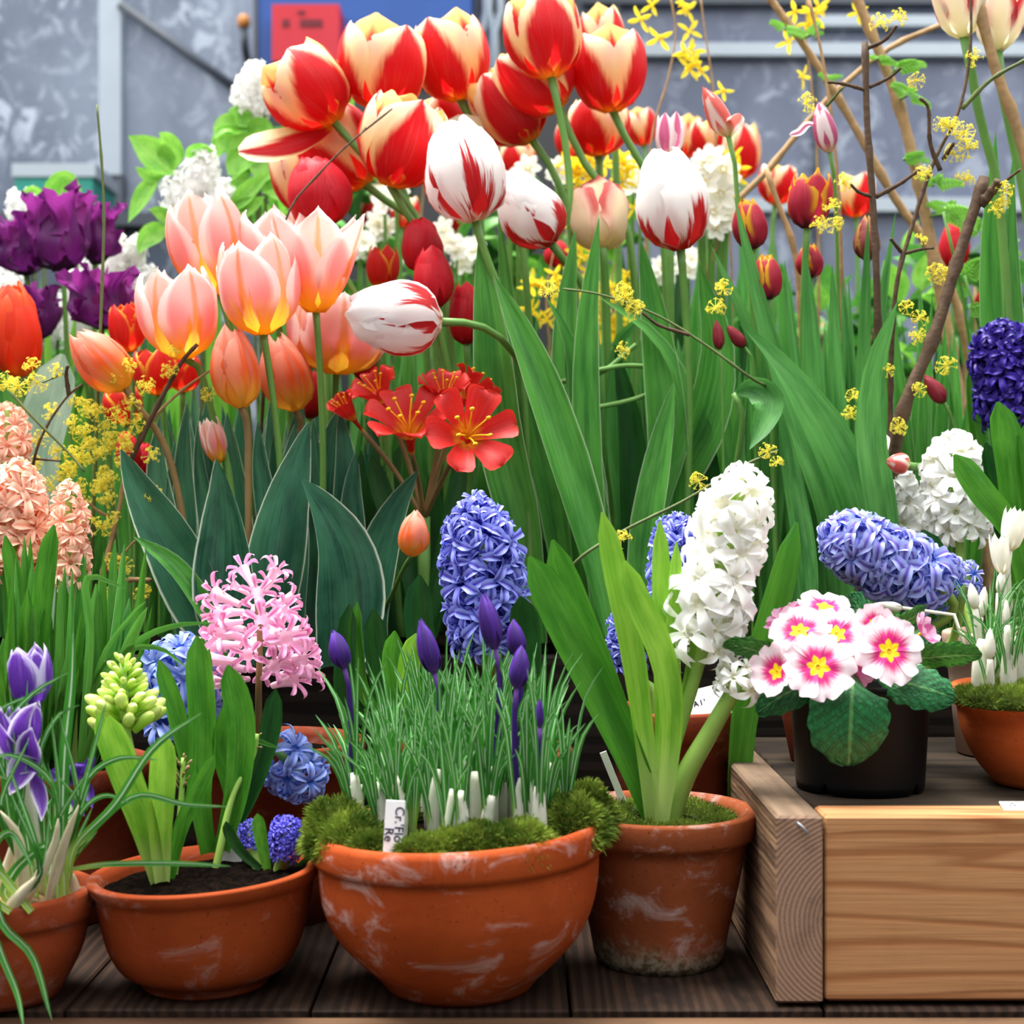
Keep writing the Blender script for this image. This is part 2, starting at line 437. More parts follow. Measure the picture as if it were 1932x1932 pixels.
def wood(name, c1, c2, axis='x', scale=26, soft=(.3, .7), rough=.7, dark=None, dn=.5, fine=.35, ring=6.0, amp=9.0, along=.09):
    """grain running along axis; the Object coordinates are metres"""
    t = NT(name); tc = t.n('TexCoord'); ob = tc.outputs['Object']
    sp = t.n('SeparateXYZ', {0: ob}); ax = {'x': 0, 'y': 1, 'z': 2}[axis]
    sc = [1.0, 1.0, 1.0]; sc[ax] = along
    warp = t.noise(t.mapv(ob, tuple(s * 1.0 for s in sc)), ring, 3, .55, .6)
    other = {'x': 2, 'y': 0, 'z': 0}[axis]
    ph = t.math('MULTIPLY_ADD', warp, amp, t.math('MULTIPLY', sp.outputs[other], scale * 2.2))
    tri = t.math('PINGPONG', ph, 1.0)
    line = t.sstep(tri, soft[0], soft[1])
    fs = [260.0] * 3; fs[ax] = 6.0
    fn = t.noise(t.mapv(ob, tuple(fs)), 1.0, 3, .6)
    f = t.math('MULTIPLY_ADD', t.math('SUBTRACT', fn, .5), fine * 2, t.math('MULTIPLY', line, .75), clamp=True)
    col = t.mix(f, lin(c2), lin(c1))
    if dark:
        st = t.noise(t.mapv(ob, tuple(s * 1.0 if i != ax else .5 for i, s in enumerate((1, 1, 1)))), 16, 5, .65)
        col = t.mix(t.math('MULTIPLY', t.sstep(st, .48, .72), dn), col, lin(dark))
    return t.out(col, rough, .12, 0, t.bump(f, .35, .0012))
M['wood_floor'] = wood('dark_worn_plank', '3A2A20', '251A14', 'y', 75, dark='120D0A', dn=.85, fine=.6, ring=9.0)
M['wood_edge'] = wood('worn_board_edge', '6E543E', '4A3426', 'x', 60, dark='3A2A20', dn=.6)
M['wood_board'] = wood('planed_pine_board', 'BC8A5E', '9C6640', 'x', 34, dark='6E482E', dn=.22, soft=(.0, .45), ring=9.0, fine=.55, amp=16.0, along=.06)
M['wood_top'] = wood('weathered_pine_top', '5A4838', '3A2E26', 'y', 40, dark='2E2620', dn=.6)
M['wood_topx'] = wood('weathered_dark_top_plank', '3E342A', '29221C', 'x', 60, dark='1A1612', dn=.6)
M['wood_black'] = wood('blackened_board', '2A221C', '18130F', 'x', 40, dark='0E0B09', dn=.6)
def endgrain():
    t = NT('end_grain_beam'); tc = t.n('TexCoord'); ob = tc.outputs['Object']
    geo = t.n('NewGeometry'); spn = t.n('SeparateXYZ', {0: geo.outputs['Normal']})
    mp = t.n('Mapping', {'Vector': ob, 'Location': (-.01, 0.0, -.075)}).outputs[0]
    sp = t.n('SeparateXYZ', {0: mp})
    wob = t.noise(ob, 20, 3)
    rr = t.math('SQRT', t.math('ADD', t.math('POWER', sp.outputs[0], 2.0), t.math('POWER', sp.outputs[2], 2.0)))
    ring = t.math('PINGPONG', t.math('MULTIPLY_ADD', rr, 480.0, t.math('MULTIPLY', wob, 3.0)), 1.0)
    n2 = t.noise(ob, 500, 2)
    endc = t.mix(t.math('MULTIPLY_ADD', n2, .5, t.math('MULTIPLY', ring, .55)), lin('5A4236'), lin('B08C74'))
    sy = t.noise(t.mapv(ob, (30, 1.2, 30)), 1.5, 4, .6, 1.2)
    side = t.math('PINGPONG', t.math('MULTIPLY_ADD', sy, 6.0, t.math('MULTIPLY', sp.outputs[2], 55.0)), 1.0)
    sidec = t.mix(side, lin('4E3A2C'), lin('947458'))
    topc = t.mix(t.noise(t.mapv(ob, (120, 6, 120)), 1.0, 3), lin('4A3C32'), lin('86705A'))
    isend = t.sstep(t.math('ABSOLUTE', spn.outputs[1]), .6, .8)
    istop = t.sstep(t.math('ABSOLUTE', spn.outputs[2]), .6, .8)
    col = t.mix(istop, t.mix(isend, sidec, endc), topc)
    st = t.noise(ob, 22, 4, .6)
    col = t.mix(t.math('MULTIPLY', t.sstep(st, .5, .75), .45), col, lin('30241C'))
    return t.out(col, .75, .2, 0, t.bump(ring, .25, .001))
M['beam'] = endgrain()
M['tag'] = plain('white_plastic_tag', 'F2F2F4', .4, .4, .02)
M['ink'] = plain('dark_blue_ink', '1A1A3C', .6, .2, .05)
M['steel'] = plain('grey_steel', '8A8E94', .35, .5, .1)
def wall_mat(name, c1, c2, bokeh, thr=(.56, .70), amount=.8, s1=7.0):
    t = NT(name); tc = t.n('TexCoord'); ob = tc.outputs['Object']
    n1 = t.noise(t.mapv(ob, (1, 1, .5)), 2.2, 4, .55); n2 = t.noise(t.mapv(ob, (1.2, 1, 1)), s1, 5, .7, 1.0)
    n3 = t.noise(ob, 1.1, 2)
    col = t.mix(t.sstep(n1, .3, .7), lin(c1), lin(c2))
    col = t.mix(t.math('MULTIPLY', t.math('MULTIPLY', t.sstep(n2, thr[0], thr[1]), t.sstep(n3, .35, .6)), amount), col, lin(bokeh))  # pale blotches paint blurred bright reflections into the panel colour
    return t.out(col, .35, .4)
M['wall'] = wall_mat('polycarbonate_painted_bokeh', '5C6678', '838D9E', 'D4DEEA', thr=(.50, .60), amount=.85, s1=9.0)
M['wall_r'] = wall_mat('blue_grey_painted_bokeh', '5A6278', '7A8296', 'B0BAC8', thr=(.52, .64), amount=.6)
M['white_metal'] = plain('white_painted_metal', 'AEB8C0', .5, .3, .04, 6)
M['grey_metal'] = plain('dark_grey_metal', '4A5058', .5, .4, .1, 10)
M['blue_paint'] = plain('blue_paint', '1C4C96', .45, .4, .06, 5)
M['red_paint'] = plain('red_paint', 'C0182A', .45, .4, .05, 5)
M['teal_paint'] = plain('teal_plastic', '2A9484', .5, .4, .1, 12)
M['black_paint'] = plain('black_enamel', '0C0E14', .35, .5, .2, 8)
M['rust'] = plain('orange_lamp_lens', 'C07A30', .5, .4, .2, 20)
M['ground'] = plain('greenhouse_floor_concrete', '4A463E', .9, .2, .15, 5)
# ---------------------------------------------------------------- the setting
BEDZ = .27
def struct(name, vf, mat, parent=None, smooth=False):
    o = part(name, vf, mat, parent, smooth)
    if parent is None: o['kind'] = 'structure'
    return o
struct('floor', box(-7, 7, -3, 7.2, -.62, -.60), M['ground'])
M['wall_far'] = plain('grey_light_block_wall', '5A5E62', .8, .2, .1, 2)  # for the unseen walls added to block low light
struct('wall_left_light_block', box(-4.22, -4.2, -3, 7.2, -.6, 2.7), M['wall_far'])  # unseen side wall, added to cut low-angle sky light
struct('wall_right_light_block', box(4.2, 4.22, -3, 7.2, -.6, 2.7), M['wall_far'])  # its unseen counterpart, added to cut sky light from the right
struct('wall_front_light_block', box(-4.2, 4.2, -1.32, -1.3, -.6, 2.1), M['wall_far'])  # unseen, added behind the camera and sized to hold back front light
# plank stage: planks run away from the camera, a board closes the front
stage = root('stage_floor', 'dark worn plank stage under the terracotta pots', 'stage', (0, 1.355, -.05))
XJ = [-.86, -.63, -.397, -.179, .052, .277, .50, .73, .95]
for i, (a, b) in enumerate(zip(XJ, XJ[1:])):
    dz = random.uniform(-.0015, .0)
    part('plank', box(a + .0015, b - .0015, 1.362, 1.93, -.03, dz, .002), M['wood_floor'], stage, False)
part('front_board', box(-.9, .95, 1.325, 1.352, -.16, -.004, .003), M['wood_edge'], stage, False)
part('joist', box(-.88, .93, 1.40, 1.44, -.60, -.032), M['wood_black'], stage, False)
part('joist', box(-.88, .93, 1.85, 1.89, -.60, -.032), M['wood_black'], stage, False)
# raised bed behind
bed = root('raised_bed', 'dark raised planting bed behind the front row of pots', 'bed', (0, 1.96, 0))
part('front_board', box(-1.3, 1.25, 1.94, 1.97, -.60, BEDZ - .012, .003), M['wood_black'], bed, False)
part('rear_board', box(-1.9, 1.9, 3.55, 3.58, -.60, BEDZ - .012), M['wood_black'], bed, False)
def _soil(u, v):
    y = 1.965 + v * 1.59
    return ((u - .5) * (2.5 + v * 1.2), y, BEDZ + .012 * math.sin(u * 61) * math.cos(v * 37))
part('soil', grid(_soil, 60, 40), M['soil'], bed)

# the wooden platform on the right
plat = root('wooden_platform', 'low wooden platform of pine boards carrying the primrose pot', 'platform', (.30, 1.37, 0))
part('end_beam', box(.2345, .2765, 1.366, 1.86, .003, .170, .0025), M['beam'], plat, False, label='dark beam showing its end grain')
part('front_board', box(.279, .95, 1.370, 1.418, .004, .1695, .0025), M['wood_board'], plat, False, label='light pine front board')
for k in range(4):
    y0 = 1.421 + k * .11
    part('top_plank', box(.279, .95, y0, y0 + .107, .14, .168, .002), M['wood_topx'], plat, False)
nl = P(1510, 1558, 1.366)
part('nail', tube([nl + Vector((-.004, .002, .004)), nl + Vector((.001, -.003, 0)), nl + Vector((.006, -.003, -.006))], .0012, 6), M['steel'], plat)

# greenhouse wall far behind
WD = 6.0
def rectbox(px0, py0, px1, py1, d, th):
    a, b = P(px0, py1, d), P(px1, py0, d)
    return box(a.x, b.x, d, d + th, a.z, b.z)
wall = struct('wall_back', box(-4.2, 4.2, WD + .05, WD + .07, -.6, 3.4), M['wall'])
pw = S(WD)
for i, (a, b, m) in enumerate(((-400, 190, 'wall'), (224, 700, 'wall'), (710, 1160, 'wall_r'), (1170, 1540, 'wall_r'), (1550, 1960, 'wall_r'), (1970, 2400, 'wall_r'))):
    part('panel', rectbox(a, -500, b, 700, WD, .03), M[m], wall, False)
for a, b in ((186, 228), (1160, 1170), (1540, 1550), (1962, 1972)):
    part('post', rectbox(a, -500, b, 335 if a == 186 else 700, WD - .05, .06), M['white_metal' if a == 186 else 'grey_metal'], wall, False)
for y0, y1, x0 in ((28, 48, 1545), (80, 104, 1180), (372, 398, 1400), (-14, 6, 1100)):
    part('rail', rectbox(x0, y0, 2400, y1, WD - .06, .05), M['white_metal' if y0 > 0 else 'grey_metal'], wall, False)
part('sill', rectbox(-400, 400, 700, 425, WD - .08, .1), M['grey_metal'], wall, False)
b0, b1 = P(226, 8, WD - .06), P(470, 185, WD - .06)
part('brace', tube([b0, b1], .018, 8), M['grey_metal'], wall)
part('post', rectbox(205, 330, 232, 470, WD - .05, .05), M['grey_metal'], wall, False)
# teal crate with a white lid on the left
tc_ = root('storage_crate', 'teal plastic crate with a white lid beside the white post', 'crate', P(100, 420, 5.3))
part('body', rectbox(28, 330, 175, 430, 5.3, .3), M['teal_paint'], tc_, False)
part('lid', rectbox(22, 308, 180, 333, 5.29, .32), M['white_metal'], tc_, False)
part('leg', rectbox(40, 430, 60, 966 + 560, 5.35, .04), M['grey_metal'], tc_, False)
part('leg', rectbox(145, 430, 165, 966 + 560, 5.35, .04), M['grey_metal'], tc_, False)
# blue cabinet with a red box
BD = 5.0
cab = root('blue_cabinet', 'tall blue cabinet far behind the red and yellow tulips', 'cabinet', P(690, 966 + 600, BD))
part('body', rectbox(482, -400, 888, 150, BD, .5), M['blue_paint'], cab, False)
part('stand', rectbox(490, 150, 880, 1570, BD + .06, .4), M['black_paint'], cab, False)
part('door_edge', rectbox(478, -400, 486, 150, BD - .01, .05), M['grey_metal'], cab, False)
rb = root('red_box', 'red box with blurred dark lettering hung on the blue cabinet', 'box', P(575, 115, BD - .12))
part('body', rectbox(513, 8, 640, 115, BD - .12, .12), M['red_paint'], rb, False)
for a, b, c, e in ((533, 36, 546, 50), (566, 36, 608, 50), (561, 20, 576, 26)):
    part('marking', rectbox(a, b, c, e, BD - .124, .004), plain('dark_red_print', '6A1420'), rb, False)
lamp = root('wall_lamp', 'small orange lamp on a dark bracket left of the blue cabinet', 'lamp', P(462, 100, WD - .2))
part('lens', lathe([(.0, .04), (.015, .037), (.024, .02), (.026, 0), (.02, -.01), (0, -.012)], 14, P(460, 47, WD - .2)), M['rust'], lamp)
part('bracket', tube([P(460, 55, WD - .2), P(462, 90, WD - .2), P(470, 130, WD)], .016, 8), M['grey_metal'], lamp)
mach = root('black_machine', 'black machine with pale hoses beside the blue cabinet', 'machine', P(1000, 966 + 600, BD + .3))
part('body', rectbox(900, -400, 1095, 1570, BD + .3, .4), M['black_paint'], mach, False)
for x, dx in ((912, 4), (925, -4), (938, 6)):
    part('hose', tube([P(x, -100, BD + .25), P(x + dx, 20, BD + .25), P(x - dx, 60, BD + .25), P(x, 200, BD + .25)], .014, 8), M['white_metal'], mach)

# ---------------------------------------------------------------- pots
def pot(label, cx, d, H, prof, mat, slope=0.0, z0=0.0, name='terracotta_pot', cat='pot', fill=None, fz=None, fr=None, fillmat='soil'):
    """prof: outer profile (radius m, height m); walls 9 mm"""
    c = Vector(((cx - 966) / F * d, d, z0))
    r = root(name, label, cat, c)
    pr = [(0, 0)] + list(prof)
    rt, zt = prof[-1]
    pr += [(rt - .003, zt + .0015), (rt - .010, zt), (rt - .014, zt - .008)]
    for (a, b) in reversed(prof[:-1]):
        if b < zt - .02 and b > .02: pr.append((max(.01, a - .011), b))
    pr.append((max(.01, prof[0][0] - .012), .015)); pr.append((0, .015))
    part('body', lathe(pr, 72, c, slope, H), mat, r)
    if fz:
        rad = (fr or interp(sorted((b, a) for a, b in prof), fz) - .008)
        def fs(u, v):
            th = u * 2 * math.pi; rr = v * rad
            z = fz + .006 * (1 - v * v) + .0035 * math.sin(rr * 190 + th * 3) * math.cos(th * 5 + rr * 90) * (v > 0.02)
            x = rr * math.cos(th)
            return (c.x + x, c.y + rr * math.sin(th), z0 + z + slope * x * z / H)
        part(fill or 'soil', grid(fs, 48, 14), M[fillmat], r)
    return r, c
def smoothprof(pts, n=26):
    return [(p[0], p[1]) for p in spline(pts, n)]
# the big bowl in the middle
H_MID = .150
pm = smoothprof([(.0665, 0), (.068, .002), (.0775, .0132), (.0934, .028), (.1146, .0527), (.1258, .0774), (.1298, .103), (.1305, .122)], 24)
POT_MID, C_MID = pot('large round terracotta bowl of crocuses with moss, in the middle', 866, 1.432, H_MID,
    pm + [(.1345, .124), (.1358, .128), (.1354, .145), (.1335, .150)], M['terra_mid'], slope=.05, fz=.137, fr=.121)
H_LEFT = .106
pl = smoothprof([(.0575, 0), (.0595, .002), (.0600, .008), (.0655, .0105), (.0775, .0175), (.0885, .036), (.0945, .0566), (.0988, .078), (.1015, .092)], 26)
POT_LEFT, C_LEFT = pot('brown terracotta bowl with dark soil and three hyacinths', 388, 1.44, H_LEFT,
    pl + [(.1040, .094), (.1065, .097), (.1095, .1045), (.109, .106)], M['terra_left'], slope=.06, fz=.094, fr=.096)
H_OLD = .148
POT_OLD, C_OLD = pot('weathered terracotta pot with whitish stains beside the wooden platform', 1243, 1.515, H_OLD,
    smoothprof([(.060, 0), (.063, .004), (.068, .03), (.079, .08), (.0865, .121)], 12) + [(.0925, .123), (.0945, .127), (.0965, .146), (.0955, .148)],
    M['terra_old'], fz=.134, fr=.084)
POT_SAND, C_SAND = pot('terracotta pot with sandy soil and striped crocuses at the left edge', 5, 1.40, .098,
    smoothprof([(.050, 0), (.052, .004), (.062, .022), (.072, .045), (.077, .072)], 12) + [(.0800, .074), (.0815, .078), (.083, .095), (.082, .098)],
    M['terra_sand'], fz=.093, fr=.073, fillmat='sand', fill='sand')
# back row
POT_B1, C_B1 = pot('dark red terracotta pot half hidden behind the striped crocuses', 95, 1.70, .165,
    [(.085, 0), (.095, .06), (.104, .14), (.110, .142), (.112, .163), (.111, .165)], M['terra_dark'], fz=.15)
POT_B2, C_B2 = pot('dark red terracotta pot behind the pale blue hyacinth', 520, 1.69, .190,
    [(.07, 0), (.085, .08), (.092, .16), (.098, .163), (.099, .188), (.098, .190)], M['terra_dark'], fz=.172)
POT_B3, C_B3 = pot('dark red terracotta pot in the shade behind the white hyacinth', 1270, 1.71, .222,
    [(.05, 0), (.06, .10), (.066, .19), (.071, .193), (.072, .220), (.071, .222)], M['terra_dark'], fz=.205)
POT_B4, C_B4 = pot('dark terracotta pot in the shade behind the big crocus bowl', 905, 1.76, .17,
    [(.07, 0), (.09, .08), (.1, .14), (.106, .143), (.107, .168), (.106, .17)], M['terra_dark'], fz=.15)
PZ = .170
POT_R, C_R = pot('clean orange terracotta bowl of white crocuses at the right edge', 1972, 1.535, .09,
    smoothprof([(.050, 0), (.052, .003), (.066, .02), (.081, .05), (.0855, .075)], 12) + [(.0885, .077), (.0905, .081), (.0925, .094), (.0915, .096)],
    M['terra_right'], z0=PZ, fz=.088, fr=.080)
POT_R2, C_R2 = pot('brown terracotta pot half hidden behind the black pot', 1570, 1.68, .085,
    [(.045, 0), (.055, .05), (.06, .07), (.064, .072), (.065, .085)], M['terra_dark'], z0=PZ, fz=.075)
POT_R3, C_R3 = pot('pale worn clay pot behind the white crocuses', 1900, 1.73, .135,
    [(.055, 0), (.062, .07), (.066, .11), (.07, .112), (.071, .133), (.07, .135)], plain('pale_clay', 'B89A88', .7, .2, .15, 30), z0=PZ, fz=.12)
# black nursery pot with notches in its foot
NP_D = 1.515
NP_C = Vector(((1622 - 966) / F * NP_D, NP_D, PZ))
npot = root('nursery_pot', 'black plastic nursery pot holding the pink and white primrose', 'pot', NP_C)
npr = [(0, .006), (.056, .006), (.058, .002), (.0615, 0), (.0625, .008), (.0675, .095), (.070, .097), (.0705, .104), (.068, .104), (.066, .095), (.06, .02), (0, .02)]
V_, F_, U_ = lathe(npr, 72, NP_C)
nv_ = []
for (x, y, z) in V_:
    zz = z - NP_C.z; th = math.atan2(y - NP_C.y, x - NP_C.x) % (math.pi / 2)
    if zz < .0085 and .70 < th < .87: z = NP_C.z + .0105
    nv_.append((x, y, z))
part('body', (nv_, F_, U_), M['black_plastic'], npot)
def nsoil(u, v):
    th = u * 6.2832; return (NP_C.x + v * .065 * math.cos(th), NP_C.y + v * .065 * math.sin(th), PZ + .09 + .003 * math.sin(th * 7 + v * 9))
part('soil', grid(nsoil, 32, 8), M['soil'], npot)

# ---------------------------------------------------------------- leaf ribbons
PROF = {
 'tulip': [(0, .50), (.15, .72), (.35, .95), (.5, 1.0), (.68, .90), (.84, .60), (.94, .28), (1, .02)],
 'broad': [(0, .55), (.15, .82), (.32, 1.0), (.46, .99), (.6, .86), (.72, .68), (.83, .47), (.92, .27), (.97, .14), (1, .03)],
 'strap': [(0, .55), (.2, .75), (.5, .95), (.75, 1.0), (.88, .90), (.95, .68), (.985, .38), (1, .10)],
 'grass': [(0, .75), (.4, 1.0), (.75, .85), (.92, .5), (1, .04)],
 'ovate': [(0, .06), (.08, .42), (.25, .9), (.42, 1.0), (.6, .86), (.78, .55), (.92, .2), (1, .02)],
 'petal': [(0, .25), (.2, .6), (.45, .95), (.65, 1.0), (.82, .9), (.93, .66), (1, .22)],
 'sheath': [(0, .8), (.3, 1.0), (.7, .9), (.9, .5), (1, .05)],
}
def leafvf(pts, w, d0, d1=None, yaw=0.0, yaw1=None, cup=.18, prof='tulip', nl=14, nu=6, wav=0.0, seed=0, dmid=None, px=True):
    """pts: pixel points from base to tip; w: greatest width in px; the ribbon turns by yaw about its own length"""
    d1 = d0 if d1 is None else d1
    yaw1 = yaw if yaw1 is None else yaw1
    n0 = len(pts)
    if px:
        p3 = []
        for i, p in enumerate(pts):
            f = i / (n0 - 1)
            d = p[2] if len(p) > 2 else d0 + (d1 - d0) * f + (dmid * math.sin(math.pi * f) if dmid else 0)
            p3.append(tuple(P(p[0], p[1], d)))
        ws = w * S((d0 + d1) / 2)
    else:
        p3 = [tuple(p) for p in pts]; ws = w
    cs = [Vector(p) for p in spline(p3, nl)]
    tab = PROF[prof]
    rs = random.Random(seed)
    ph = rs.uniform(0, 6.28)
    V, U, Fc = [], [], []
    for j, c in enumerate(cs):
        t = j / nl
        T = (cs[min(j + 1, nl)] - cs[max(j - 1, 0)]).normalized()
        vd = Vector((0, 1, 0))
        sd = T.cross(vd)
        if sd.length < .1: sd = T.cross(Vector((.3, 0, 1)))
        sd.normalize()
        N = T.cross(sd)              # towards or away from the camera
        if N.y > 0: N = -N
        ya = yaw + (yaw1 - yaw) * t
        s2 = sd * math.cos(ya) + N * math.sin(ya)
        n2 = N * math.cos(ya) - sd * math.sin(ya)
        hw = ws * .5 * interp(tab, t)
        for i in range(nu + 1):
            u = i / nu * 2 - 1
            k = cup * (1.3 - t * .5)
            wv = wav * ws * math.sin(t * 11 + ph + (2.0 if u > 0 else 0)) * u * u
            V.append(c + s2 * (u * hw * (1 - .25 * abs(k) * u * u)) + n2 * (k * hw * 2 * (u * u - .3) + wv))
            U.append((i / nu, t))
    for j in range(nl):
        for i in range(nu):
            a = j * (nu + 1) + i
            Fc.append((a, a + 1, a + nu + 2, a + nu + 1))
    return V, Fc, U
_seed = [0]
def leaf(parent, pts, w, d0, d1=None, mat='lf_tulip', name='leaf', **k):
    _seed[0] += 1
    return part(name, leafvf(pts, w, d0, d1, seed=_seed[0], **k), M[mat], parent)

# ---------------------------------------------------------------- tulips
PSHAPE = {
 'round': [(0, .22), (.1, .45), (.25, .75), (.45, .98), (.6, 1.0), (.75, .93), (.87, .74), (.95, .48), (1, .16)],
 'point': [(0, .22), (.1, .42), (.25, .72), (.42, .98), (.55, 1.0), (.7, .86), (.83, .60), (.93, .30), (1, .03)],
 'ragged': [(0, .22), (.15, .6), (.35, .9), (.55, 1.0), (.75, .95), (.88, .8), (.96, .55), (1, .3)],
}
RPROF = {
 'cup': [(0, .06), (.04, .30), (.10, .53), (.2, .77), (.35, .96), (.5, 1.0), (.65, .98), (.8, .90), (.92, .78), (1, .66)],
 'egg': [(0, .06), (.04, .34), (.1, .60), (.2, .84), (.35, 1.0), (.5, 1.0), (.65, .90), (.8, .72), (.92, .50), (1, .32)],
 'vase': [(0, .05), (.05, .24), (.12, .42), (.25, .62), (.4, .76), (.6, .88), (.8, .98), (1, 1.06)],
 'bud': [(0, .10), (.08, .52), (.2, .85), (.35, 1.0), (.5, .95), (.7, .74), (.85, .46), (1, .12)],
 'lily': [(0, .06), (.06, .35), (.2, .75), (.4, .92), (.6, .80), (.8, .74), (1, .95)],
}
def petal(H, R, phi, rp, shape, W=1.08, rs=None, openk=0.0, fringe=0.0, nu=8, nv=11, ruffle=.02, kc=.80, tipin=0.0):
    rs = rs or random
    a0, a1, a2 = rs.uniform(0, 6.28), rs.uniform(0, 6.28), rs.uniform(-.05, .05)
    rt, st = RPROF[rp], PSHAPE[shape]
    V, U, Fc = [], [], []
    ca, sa = math.cos(phi), math.sin(phi)
    for j in range(nv + 1):
        v = j / nv
        v = 1 - (1 - v) ** 1.15
        r = R * (interp(rt, v) + openk * v * v)
        hw = R * W * interp(st, v)
        rr = R * kc * (1 + .5 * max(0, openk))
        for i in range(nu + 1):
            u = i / nu * 2 - 1
            th = u * hw / rr
            th = max(-1.9, min(1.9, th))
            rad = r - rr * (1 - math.cos(th)) * (.35 + .65 * min(1, v * 4 + .2))
            tan = rr * math.sin(th)
            z = H * v
            if fringe and (abs(u) > .99 or j == nv):
                k = rs.uniform(.2, 1) * fringe * R
                tan += k * (1 if u > 0 else -1) * rs.uniform(-.2, 1.0); z += k * rs.uniform(-.2, 1.1); rad += k * rs.uniform(-.8, .8)
            z -= H * .05 * u * u * v
            rf = ruffle * R * math.sin(u * 4 + a0 + v * 5) * v + ruffle * .7 * R * math.sin(v * 9 + a1) * abs(u)
            rad += rf - R * .03 * math.exp(-(u / .12) ** 2) * (1 - v)
            V.append(Vector((rad * ca - tan * sa, rad * sa + tan * ca, z)))
            U.append((i / nu, v))
    for j in range(nv):
        for i in range(nu):
            a = j * (nu + 1) + i
            Fc.append((a, a + 1, a + nu + 2, a + nu + 1))
    return V, Fc, U
# kind: material, inner material, profile, petal shape, width, fringe, ruffle
KIND = {
 'redyellow': ('redyellow', 'redyellow_in', 'cup', 'round', 1.12, 0, .02),
 'pink': ('pink', 'pink_in', 'cup', 'point', 1.00, 0, .035),
 'peach': ('peach', 'peach', 'egg', 'point', 1.05, 0, .02),
 'whitered': ('whitered', 'whitered', 'egg', 'round', 1.08, .035, .075),
 'whitered2': ('whitered2', 'whitered2', 'egg', 'round', 1.08, .035, .075),
 'cream': ('cream', 'cream', 'cup', 'round', 1.0, .05, .13),
 'creambig': ('creambig', 'creambig', 'vase', 'point', .95, 0, .03),
 'red': ('red', 'red', 'egg', 'round', 1.12, 0, .02),
 'orange': ('orange', 'orange', 'egg', 'round', 1.1, 0, .02),
 'redtip': ('redtip', 'redtip', 'cup', 'point', 1.05, 0, .03),
 'fringed': ('fringed', 'fringed', 'egg', 'point', 1.0, .09, .03),
 'bronze': ('bronze', 'bronze', 'bud', 'point', 1.1, .02, .02),
 'parrot': ('parrot', 'parrot', 'lily', 'ragged', .62, .42, .22),
 'pinkwhite': ('pinkwhite', 'pinkwhite', 'bud', 'point', 1.0, 0, .02),
 'coralwhite': ('coralwhite', 'coralwhite', 'bud', 'point', 1.0, 0, .02),
 'winebud': ('winebud', 'winebud', 'bud', 'point', 1.1, 0, .01),
}
def tulip(kind, label, base, tip, w, d, lean=.12, stem=(), rootx=None, rootd=None, roll=None, op=0.0, leaves=(), group=None, dropped=None,
          sr=None, prof=None, name='tulip', stemmat='stem', rz=None, seed=None, opens=None):
    _seed[0] += 1
    rs = random.Random(seed if seed is not None else _seed[0] * 13 + 5)
    mo, mi, rp, shp, W, fr, ruf = KIND[kind]
    rp = prof or rp
    B, Tp = P(base[0], base[1], d), P(tip[0], tip[1], d)
    A = Tp - B
    H = A.length
    A = A + Vector((0, -lean * H, 0))
    A.normalize()
    R = w * .5 * S(d)
    rootd = rootd or d + .03
    rz = BEDZ if rz is None else rz
    rx = rootx if rootx is not None else (stem[-1][0] if stem else base[0] + (base[0] - tip[0]) * .15)
    RT = Vector(((rx - 966) / F * rootd, rootd, rz - .012))
    o = root(name, label, 'tulip', RT + Vector((0, 0, .012)), group)
    pts = [B + A * H * .02]
    if not stem: pts.append(B - A * H * .35)
    n = len(stem)
    for i, s in enumerate(stem):
        f = (i + 1) / (n + 1)
        pts.append(P(s[0], s[1], s[2] if len(s) > 2 else d + (rootd - d) * f))
    if pts[-1].z > RT.z + .02: pts.append(RT)
    pts = [Vector(p) for p in spline([tuple(p) for p in pts], 18)]
    r0 = sr * S(d) * .5 if sr else .0042
    part('stem', tube(pts, [r0 * (1.15 if i == 0 else 1.0) for i in range(len(pts))], 8), M[stemmat], o)
    Mx = frame(B, A, (roll if roll is not None else rs.uniform(0, 6.28)))
    for k in range(6):
        inner = k % 2
        phi = k * math.pi / 3 + rs.uniform(-.06, .06)
        sc = (.90 if inner else 1.0)
        ok = op + rs.uniform(-.05, .08)
        if opens: ok = opens[k]
        vf = petal(H * rs.uniform(.95, 1.03) * (1.02 if inner else .98), R * sc, phi, rp, shp, W, rs, ok, fr, ruffle=ruf)
        part('petal', xf(vf, Mx), M[mi if inner else mo], o)
    if op > .2 or rp == 'vase':
        part('pistil', tube([Mx @ Vector((0, 0, H * .05)), Mx @ Vector((0, 0, H * .4))], [R * .1, R * .13], 6), M['pistil'], o)
    if dropped:      # one petal that hangs open: pixel points foot to tip, width
        dp, dw = dropped
        part('petal', leafvf(dp, dw, d, d - .03, cup=.28, prof='petal', nl=12, nu=6, yaw=.25), M[mo], o)
    for L in leaves:
        lp = dict(L); pts_ = lp.pop('p'); ww = lp.pop('w')
        leaf(o, pts_, ww, lp.pop('d', d), lp.pop('d1', None), **lp)
    return o

